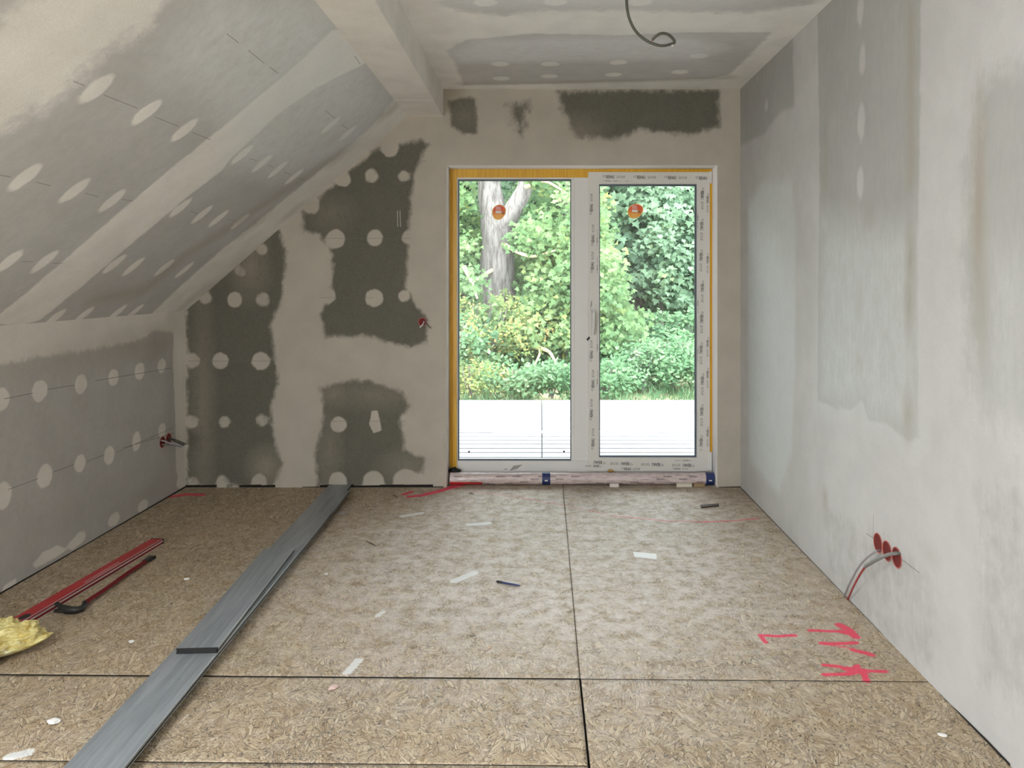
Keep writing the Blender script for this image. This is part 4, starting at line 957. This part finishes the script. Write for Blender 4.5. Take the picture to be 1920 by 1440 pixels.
# ------------------------------------------------------------------ GARDEN
def ground(nt, b):
    g = G(nt); co = g.obj(); c = g.mix(g.ss(g.noise(co, 2.5, 6, .7), .35, .65), (.10, .15, .05), (.24, .20, .13)); g.l(c, b.inputs['Base Color'])
M_ground = mat('rough_grass_ground', (.3, .3, .15), .95, build=ground)
mb = MB(); nx, ny = 60, 50
vs = []
for i in range(nx+1):
    for j in range(ny+1):
        x = -16+32*i/nx; yy = 8.45+30*(j/ny)**1.5
        z = -.28+min(1, max(0, (yy-8.8)/2.5))*.34+.12*mnoise.noise(Vector((x*.8, yy*.8, 0)))+.02*(yy-9)
        vs.append((x, yy, z))
mb.add(vs, [(i*(ny+1)+j, (i+1)*(ny+1)+j, (i+1)*(ny+1)+j+1, i*(ny+1)+j+1) for i in range(nx) for j in range(ny)])
mb.build('garden_ground', M_ground, None, smooth=True, kind='structure')

def leafmat(name, stops, trans=.45):
    def f(nt, b):
        g = G(nt); out = nt.nodes['Material Output']; r = g.n('ShaderNodeValToRGB')
        g.l(g.attr('tint'), r.inputs[0]); el = r.color_ramp.elements
        el[0].position = stops[0][0]; el[0].color = (*stops[0][1], 1); el[1].position = stops[-1][0]; el[1].color = (*stops[-1][1], 1)
        for p_, c_ in stops[1:-1]: e = el.new(p_); e.color = (*c_, 1)
        g.l(r.outputs[0], b.inputs['Base Color']); b.inputs['Roughness'].default_value = .6; b.inputs['Specular IOR Level'].default_value = .22
        t = g.n('ShaderNodeBsdfTranslucent'); g.l(r.outputs[0], t.inputs[0]); mx = g.n('ShaderNodeMixShader'); mx.inputs[0].default_value = trans
        g.l(b.outputs[0], mx.inputs[1]); g.l(t.outputs[0], mx.inputs[2]); g.l(mx.outputs[0], out.inputs[0])
    return mat(name, build=f)
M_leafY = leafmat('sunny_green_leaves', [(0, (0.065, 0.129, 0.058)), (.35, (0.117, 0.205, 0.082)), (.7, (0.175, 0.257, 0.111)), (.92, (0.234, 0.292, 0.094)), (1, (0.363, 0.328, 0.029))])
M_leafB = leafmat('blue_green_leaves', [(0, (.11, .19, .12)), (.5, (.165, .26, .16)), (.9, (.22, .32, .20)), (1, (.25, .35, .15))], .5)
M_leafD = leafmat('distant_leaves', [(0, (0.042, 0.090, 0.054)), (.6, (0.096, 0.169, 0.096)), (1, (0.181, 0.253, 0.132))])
def bark(nt, b):
    g = G(nt); co = g.obj(); n1 = g.noise(g.map(co, (9, 9, 1.6)), 2.2, 6, .7)
    g.l(g.mix(g.ss(n1, .35, .65), (.07, .06, .055), (.20, .18, .17)), b.inputs['Base Color']); g.bump(b, n1, .8, .02)
M_bark = mat('grey_bark', (.4, .35, .33), .9, build=bark); M_barkd = mat('dark_bark', (.11, .09, .085), .9, build=lambda nt, b: (lambda g: g.l(g.mix(g.ss(g.noise(g.map(g.obj(), (9, 9, 1.2)), 2.5, 5, .7), .35, .65), (.05, .042, .045), (.19, .155, .15)), b.inputs['Base Color']))(G(nt)))
M_twig = mat('pale_dead_twigs', (.62, .55, .48), .8)
# lobed leaf outline (unit), stem at the origin pointing -y
LOBE = np.array([(0, 0, 0), (.22, .02, .02), (.50, -.12, .06), (.42, .18, .04), (.62, .38, .07), (.30, .42, .03), (.20, .62, .03), (0, 1.0, .0),
                 (-.20, .62, .03), (-.30, .42, .03), (-.62, .38, .07), (-.42, .18, .04), (-.50, -.12, .06), (-.22, .02, .02)], float)
SIMPLE = np.array([(0, 0, 0), (.24, .3, .04), (.2, .65, .03), (0, 1, 0), (-.2, .65, .03), (-.24, .3, .04)], float)
def foliage(name, parent, m, centres, per, spread, size, shape, seed, droop=.6, face=(0, -1, .55)):
    """leaf sprays round every centre; every leaf is one lobed face"""
    rg = np.random.default_rng(seed); cs = np.repeat(np.array(centres, float), per, 0); n = len(cs)
    off = rg.normal(size=(n, 3)); off /= np.linalg.norm(off, axis=1)[:, None]+1e-9
    off *= (rg.random(n)**.5)[:, None]*np.array(spread); off[:, 2] -= np.abs(off[:, 0])*.25
    P = cs+off
    nr = np.array(face)+rg.normal(size=(n, 3))*.45; nr /= np.linalg.norm(nr, axis=1)[:, None]
    dn = np.stack([off[:, 0]*1.2+rg.normal(size=n)*.45, off[:, 1]*.6+rg.normal(size=n)*.3, -droop+rg.normal(size=n)*.35], 1)
    dn -= nr*(dn*nr).sum(1)[:, None]; dn /= np.linalg.norm(dn, axis=1)[:, None]+1e-9
    sd = np.cross(dn, nr); sz = size*(.6+.7*rg.random(n))
    k = len(shape)
    V = P[:, None, :]+sz[:, None, None]*(shape[None, :, 0:1]*sd[:, None, :]+shape[None, :, 1:2]*dn[:, None, :]-shape[None, :, 2:3]*nr[:, None, :]*2.2)
    me = bpy.data.meshes.new(name); me.vertices.add(n*k); me.vertices.foreach_set('co', V.astype(np.float32).ravel())
    me.loops.add(n*k); me.loops.foreach_set('vertex_index', np.arange(n*k, dtype=np.int32))
    me.polygons.add(n); me.polygons.foreach_set('loop_start', (np.arange(n)*k).astype(np.int32))
    me.materials.append(m); me.update(calc_edges=True)
    ct = rg.random(len(centres)); tint = np.clip(np.repeat(ct, per)*.55+rg.random(n)*.45, 0, 1)**1.1
    at = me.attributes.new('tint', 'FLOAT', 'FACE'); at.data.foreach_set('value', tint.astype(np.float32))
    return link(name, me, parent)
def crown(rg, boxes, n, minz=-.1):
    out = []
    while len(out) < n:
        c, r = boxes[rg.integers(len(boxes))]
        d = rg.normal(size=3); d /= np.linalg.norm(d); k = rg.random()**.35
        p = np.array(c)+d*np.array(r)*k
        if p[2] > minz: out.append(p)
    return out
def limb(mb, pts, r0, r1, n=12): 
    P = smooth_path(pts, 5); m = len(P); mb.tube(P, [r0+(r1-r0)*i/(m-1) for i in range(m)], n)
def Wp(px, py, Y): return atY(px, py, Y)

# left tree, yellow green, pale trunk forking behind the left pane
t = thing('maple_tree', 'bright yellow green tree with a pale forked trunk behind the left pane', 'tree', Wp(935, 720, 11.5)*1.0)
base = t.location.copy(); base.z = 0; t.location = base
mb = MB(); Yt = 11.5
def rel(px, py, Y): return Wp(px, py, Y)-base
limb(mb, [Vector((0, 0, -.35)), rel(936, 640, Yt), rel(934, 560, Yt), rel(932, 500, Yt), rel(938, 430, Yt)], .30, .25)
limb(mb, [rel(936, 470, Yt), rel(925, 400, Yt), rel(917, 340, Yt), rel(912, 230, Yt)], .25, .13)
limb(mb, [rel(938, 440, Yt), rel(958, 400, Yt-.1), rel(985, 350, Yt-.2), rel(1010, 260, Yt-.3)], .17, .09)
mb.build('trunk', M_bark, t, smooth=True)
M_br = mat('yellowish_branch', (.60, .50, .28), .8)
for a_ in [[(934,500,11.4),(900,520,11),(875,540,10.6)],[(940,600,11.4),(980,640,10.8),(1012,655,10.3),(1000,690,10.2)],[(1000,650,10.4),(1030,660,10.2),(1045,690,10.1)],[(930,450,11.4),(990,480,11),(1040,470,10.6)],[(870,500,10.5),(885,530,10.4),(895,560,10.3)],[(985,350,11.2),(1020,340,11),(1060,360,10.9)]]:
    mb = MB(); limb(mb, [rel(*q) for q in a_], .035, .012, 6); mb.build('branch', M_br, t, smooth=True)
rg = np.random.default_rng(3)
cen = crown(rg, [((-1.2, 0, 1.4), (2.2, 1.6, 1.6)), ((1.0, -.2, 1.6), (2.1, 1.5, 1.7)), ((0, .2, 3.4), (3.2, 1.6, 1.8)), ((-2.8, .2, 2), (1.6, 1.4, 2.2)), ((1.5, -.6, 1.0), (1.0, .8, .9))], 640)
# keep the trunk and the dark hollow low down partly free of leaves
def keepL(c):
    X, Y, Z = c[0]+base.x, c[1]+base.y, c[2]; px = CX+F*X/Y; py = CY-F*(Z-EYE)/Y
    if Y < 11.75 and 892 < px < 978 and 300 < py < 560: return False
    if 985 < px < 1068 and py > 690: return False
    if px > 1192-max(0, (560-py))*.4 and px > 1125: return False
    if px > 1150 and py < 560: return False
    return True
cen = [c for c in cen if keepL(c)]
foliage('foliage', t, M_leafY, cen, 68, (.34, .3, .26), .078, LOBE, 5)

# right tree, blue green, darker trunk
base = Wp(1205, 740, 14.5); base.z = 0
t = thing('maple_tree', 'blue green tree with a thick dark trunk behind the right pane', 'tree', base)
mb = MB(); limb(mb, [Vector((0, 0, -.3)), rel(1205, 690, 14.5), rel(1203, 620, 14.5), rel(1200, 500, 14.5), rel(1205, 300, 14.5)], .30, .2); mb.build('trunk', M_barkd, t, smooth=True)
mb = MB()
for a_ in [[(1202,500,14.4),(1240,470,13.8),(1290,440,13.2)],[(1202,560,14.4),(1160,520,13.8),(1130,480,13.4)]]: mb = MB(); limb(mb, [rel(*q) for q in a_], .06, .02, 6); mb.build('branch', M_barkd, t, smooth=True)
rg = np.random.default_rng(8)
cen = crown(rg, [((1.2, -.6, 2.0), (2.6, 1.5, 1.5)), ((0, 0, 3.6), (3.6, 1.8, 1.8)), ((2.6, -.3, 2.6), (2.2, 1.5, 2.2)), ((-1.2, 0, 2.6), (1.6, 1.3, 1.5))], 640)
def keepR(c):
    X, Y, Z = c[0]+base.x, c[1]+base.y, c[2]; px = CX+F*X/Y; py = CY-F*(Z-EYE)/Y
    if 1165 < px < 1228 and py > 632: return False
    if py > 700: return False
    return True
cen = [c for c in cen if keepR(c)]
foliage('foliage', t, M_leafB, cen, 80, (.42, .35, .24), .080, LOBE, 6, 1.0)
# slim tree at the far right
base = Wp(1243, 740, 13.2); base.z = 0
t = thing('young_tree', 'slim young tree with a grey stem right of the thick dark trunk', 'tree', base)
mb = MB(); limb(mb, [Vector((0, 0, -.3)), rel(1244, 700, 13.2), rel(1241, 660, 13.2), rel(1238, 560, 13.2), rel(1237, 400, 13.2)], .085, .04); mb.build('trunk', M_bark, t, smooth=True)
rg = np.random.default_rng(18); cen = crown(rg, [((.4, -.2, 1.5), (1.0, .7, .75)), ((.3, .0, 2.6), (.9, .7, 1.0))], 90)
cen = [c for c in cen if keepR(c)]
foliage('foliage', t, M_leafB, cen, 40, (.30, .25, .2), .10, LOBE, 16, 1.0)
# second pale trunk at the upper right of the left pane
base = Wp(1066, 740, 12.6); base.z = 0
t = thing('leaning_tree', 'dark leaning trunk at the upper right of the left pane', 'tree', base)
mb = MB(); limb(mb, [Vector((.3, 0, -.3)), rel(1085, 600, 12.6), rel(1074, 470, 12.6), rel(1060, 390, 12.6), rel(1046, 320, 12.6)], .17, .12); mb.build('trunk', M_barkd, t, smooth=True)
rg = np.random.default_rng(28); cen = crown(rg, [((.2, .6, 2.6), (1.4, .6, 1.6))], 80); foliage('foliage', t, M_leafB, cen, 26, (.35, .3, .25), .14, LOBE, 26, 1.0)
# dense trees filling in behind
for k, (px, Y, wd_, hh, lab) in enumerate([(800, 17, 3.0, 2.9, 'dense dark tree far behind the left edge of the left pane'), (1000, 18.5, 3.2, 3.1, 'dense dark tree far behind the middle of the left pane'),
      (1170, 19, 3.2, 3.2, 'dense dark tree far behind the centre post of the door'), (1340, 18, 3.2, 3.1, 'dense dark tree far behind the right side of the right pane'), (1520, 16.5, 3.0, 3.0, 'dense dark tree far behind, beyond the right jamb'), (640, 15.5, 3.0, 3.0, 'dense dark tree far behind, beyond the left jamb')]):
    base = Wp(px, 700, Y); base.z = 0; t = thing('dense_tree', lab, 'tree', base, 'dense trees at the back of the garden')
    mb = MB(); limb(mb, [Vector((0, 0, -.2)), Vector((.1, 0, 1.5)), Vector((0, .1, 3.5))], .22, .1); mb.build('trunk', M_barkd, t, smooth=True)
    rg = np.random.default_rng(40+k); cen = crown(rg, [((0, 0, 1.9), (wd_*.9, 1.2, 1.9)), ((.3, 0, 3.8), (wd_, 1.3, 1.5))], 420, 0)
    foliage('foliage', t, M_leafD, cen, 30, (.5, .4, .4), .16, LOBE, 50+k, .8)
# undergrowth
def shrub(px, py, Y, r, n, m, lab, size, seed, shape=SIMPLE, name='garden_shrub'):
    b_ = Wp(px, py, Y); b_.z = 0.02; t = thing(name, lab, 'shrub', b_, 'undergrowth beyond the terrace')
    mb = MB(); rr_ = random.Random(seed)
    for q in range(7): mb.tube([Vector((0, 0, -.1)), Vector((rr_.uniform(-.4, .4)*r[0], rr_.uniform(-.3, .3)*r[1], r[2]*.9))], [.012, .005], 5)
    mb.build('stem', M_barkd, t)
    rg = np.random.default_rng(seed); cen = crown(rg, [((0, 0, r[2]*.45), (r[0], r[1], r[2]*.6))], n, .0)
    foliage('foliage', t, m, cen, 22, (.16, .14, .13), size, shape, seed, .0, (0, -.8, .8)); return t
M_leafS = leafmat('shrub_leaves', [(0, (0.043, 0.107, 0.048)), (.6, (0.117, 0.224, 0.107)), (1, (0.240, 0.320, 0.181))])
M_leafR = leafmat('reddish_hedge_leaves', [(0, (0.060, 0.120, 0.036)), (.5, (0.169, 0.229, 0.072)), (.85, (0.313, 0.253, 0.096)), (1, (0.397, 0.181, 0.084))])
for k, a_ in enumerate([(900, 735, 10.3, (1.0, .6, 1.15), 130, M_leafR, 'hedge with small yellow and reddish leaves at the lower left of the left pane', .05), (1010, 740, 10.8, (.7, .5, .55), 60, M_leafS, 'low green shrub at the foot of the left pane view', .08),
      (1060, 740, 10.4, (.6, .4, .45), 50, M_leafS, 'low green shrub behind the centre post', .08), (1145, 742, 10.6, (.6, .4, .55), 60, M_leafS, 'low green shrub at the left foot of the right pane view', .08),
      (1240, 742, 11.6, (.7, .5, .85), 90, M_leafS, 'leafy shrub below the slim tree', .085), (1300, 742, 11.2, (.6, .5, .8), 80, M_leafS, 'leafy shrub at the right edge of the right pane view', .085),
      (845, 740, 10.0, (.8, .5, .9), 80, M_leafS, 'leafy shrub behind the left jamb', .08), (1360, 742, 11.0, (.8, .5, 1.0), 80, M_leafS, 'leafy shrub behind the right jamb', .08),
      (1205, 745, 9.9, (.5, .3, .5), 70, M_leafS, 'low green plant in front of the dead branch', .06), (1262, 745, 10.1, (.5, .3, .6), 70, M_leafS, 'low green plant below the slim tree', .06), (1318, 745, 9.8, (.4, .3, .5), 50, M_leafS, 'low plant at the right edge of the right pane', .06),
      (880, 745, 9.3, (.55, .3, .34), 60, M_leafR, 'low creeping plant with small leaves at the terrace edge, lower left of the left pane', .045), (960, 745, 9.35, (.5, .3, .30), 55, M_leafS, 'low plant at the terrace edge below the pale trunk', .06),
      (1035, 745, 9.3, (.5, .3, .32), 55, M_leafS, 'low plant at the terrace edge, lower right of the left pane', .06), (1135, 745, 9.4, (.4, .3, .34), 50, M_leafS, 'low plant at the terrace edge, lower left of the right pane', .06)]):
    shrub(a_[0], a_[1], a_[2], a_[3], a_[4], a_[5], a_[6], a_[7], 70+k)
# dead pale twigs
base = Wp(1185, 740, 11.0); base.z = 0
t = thing('dead_branch', 'pale bare dead branch standing in front of the dark trunk', 'branch', base)
mb = MB()
for a_ in [[(1165,697,11),(1182,697,11),(1200,705,11),(1211,716,11)],[(1200,705,11),(1206,692,11),(1207,684,10.9)],[(1190,700,11),(1190,688,10.9),(1184,683,10.9)],[(1200,704,11),(1213,690,11),(1220,680,11)],[(1195,702,11),(1200,718,11),(1190,742,11)],[(1150,715,10.8),(1142,700,10.8),(1146,690,10.8)],[(1165,697,11),(1155,702,11)]]:
    mb = MB(); limb(mb, [rel(*q) for q in a_], .014, .006, 6); mb.build('twig', M_twig, t, smooth=True)
# rough grass just beyond the terrace
rg = np.random.default_rng(90); cen = [(rg.uniform(-5, 6), 8.75+rg.random()*2.2, -.18+rg.random()*.16) for _ in range(700)]
o = foliage('rough_grass', None, M_leafS, cen, 16, (.14, .14, .05), .10, np.array([(-.04, 0, 0), (.04, 0, 0), (.03, .6, .0), (0, 1, .05), (-.03, .6, 0)], float), 91, -1.2, (0, -1, .2))
tag(o, 'rough green grass growing beyond the terrace edge', 'grass', kind='stuff')
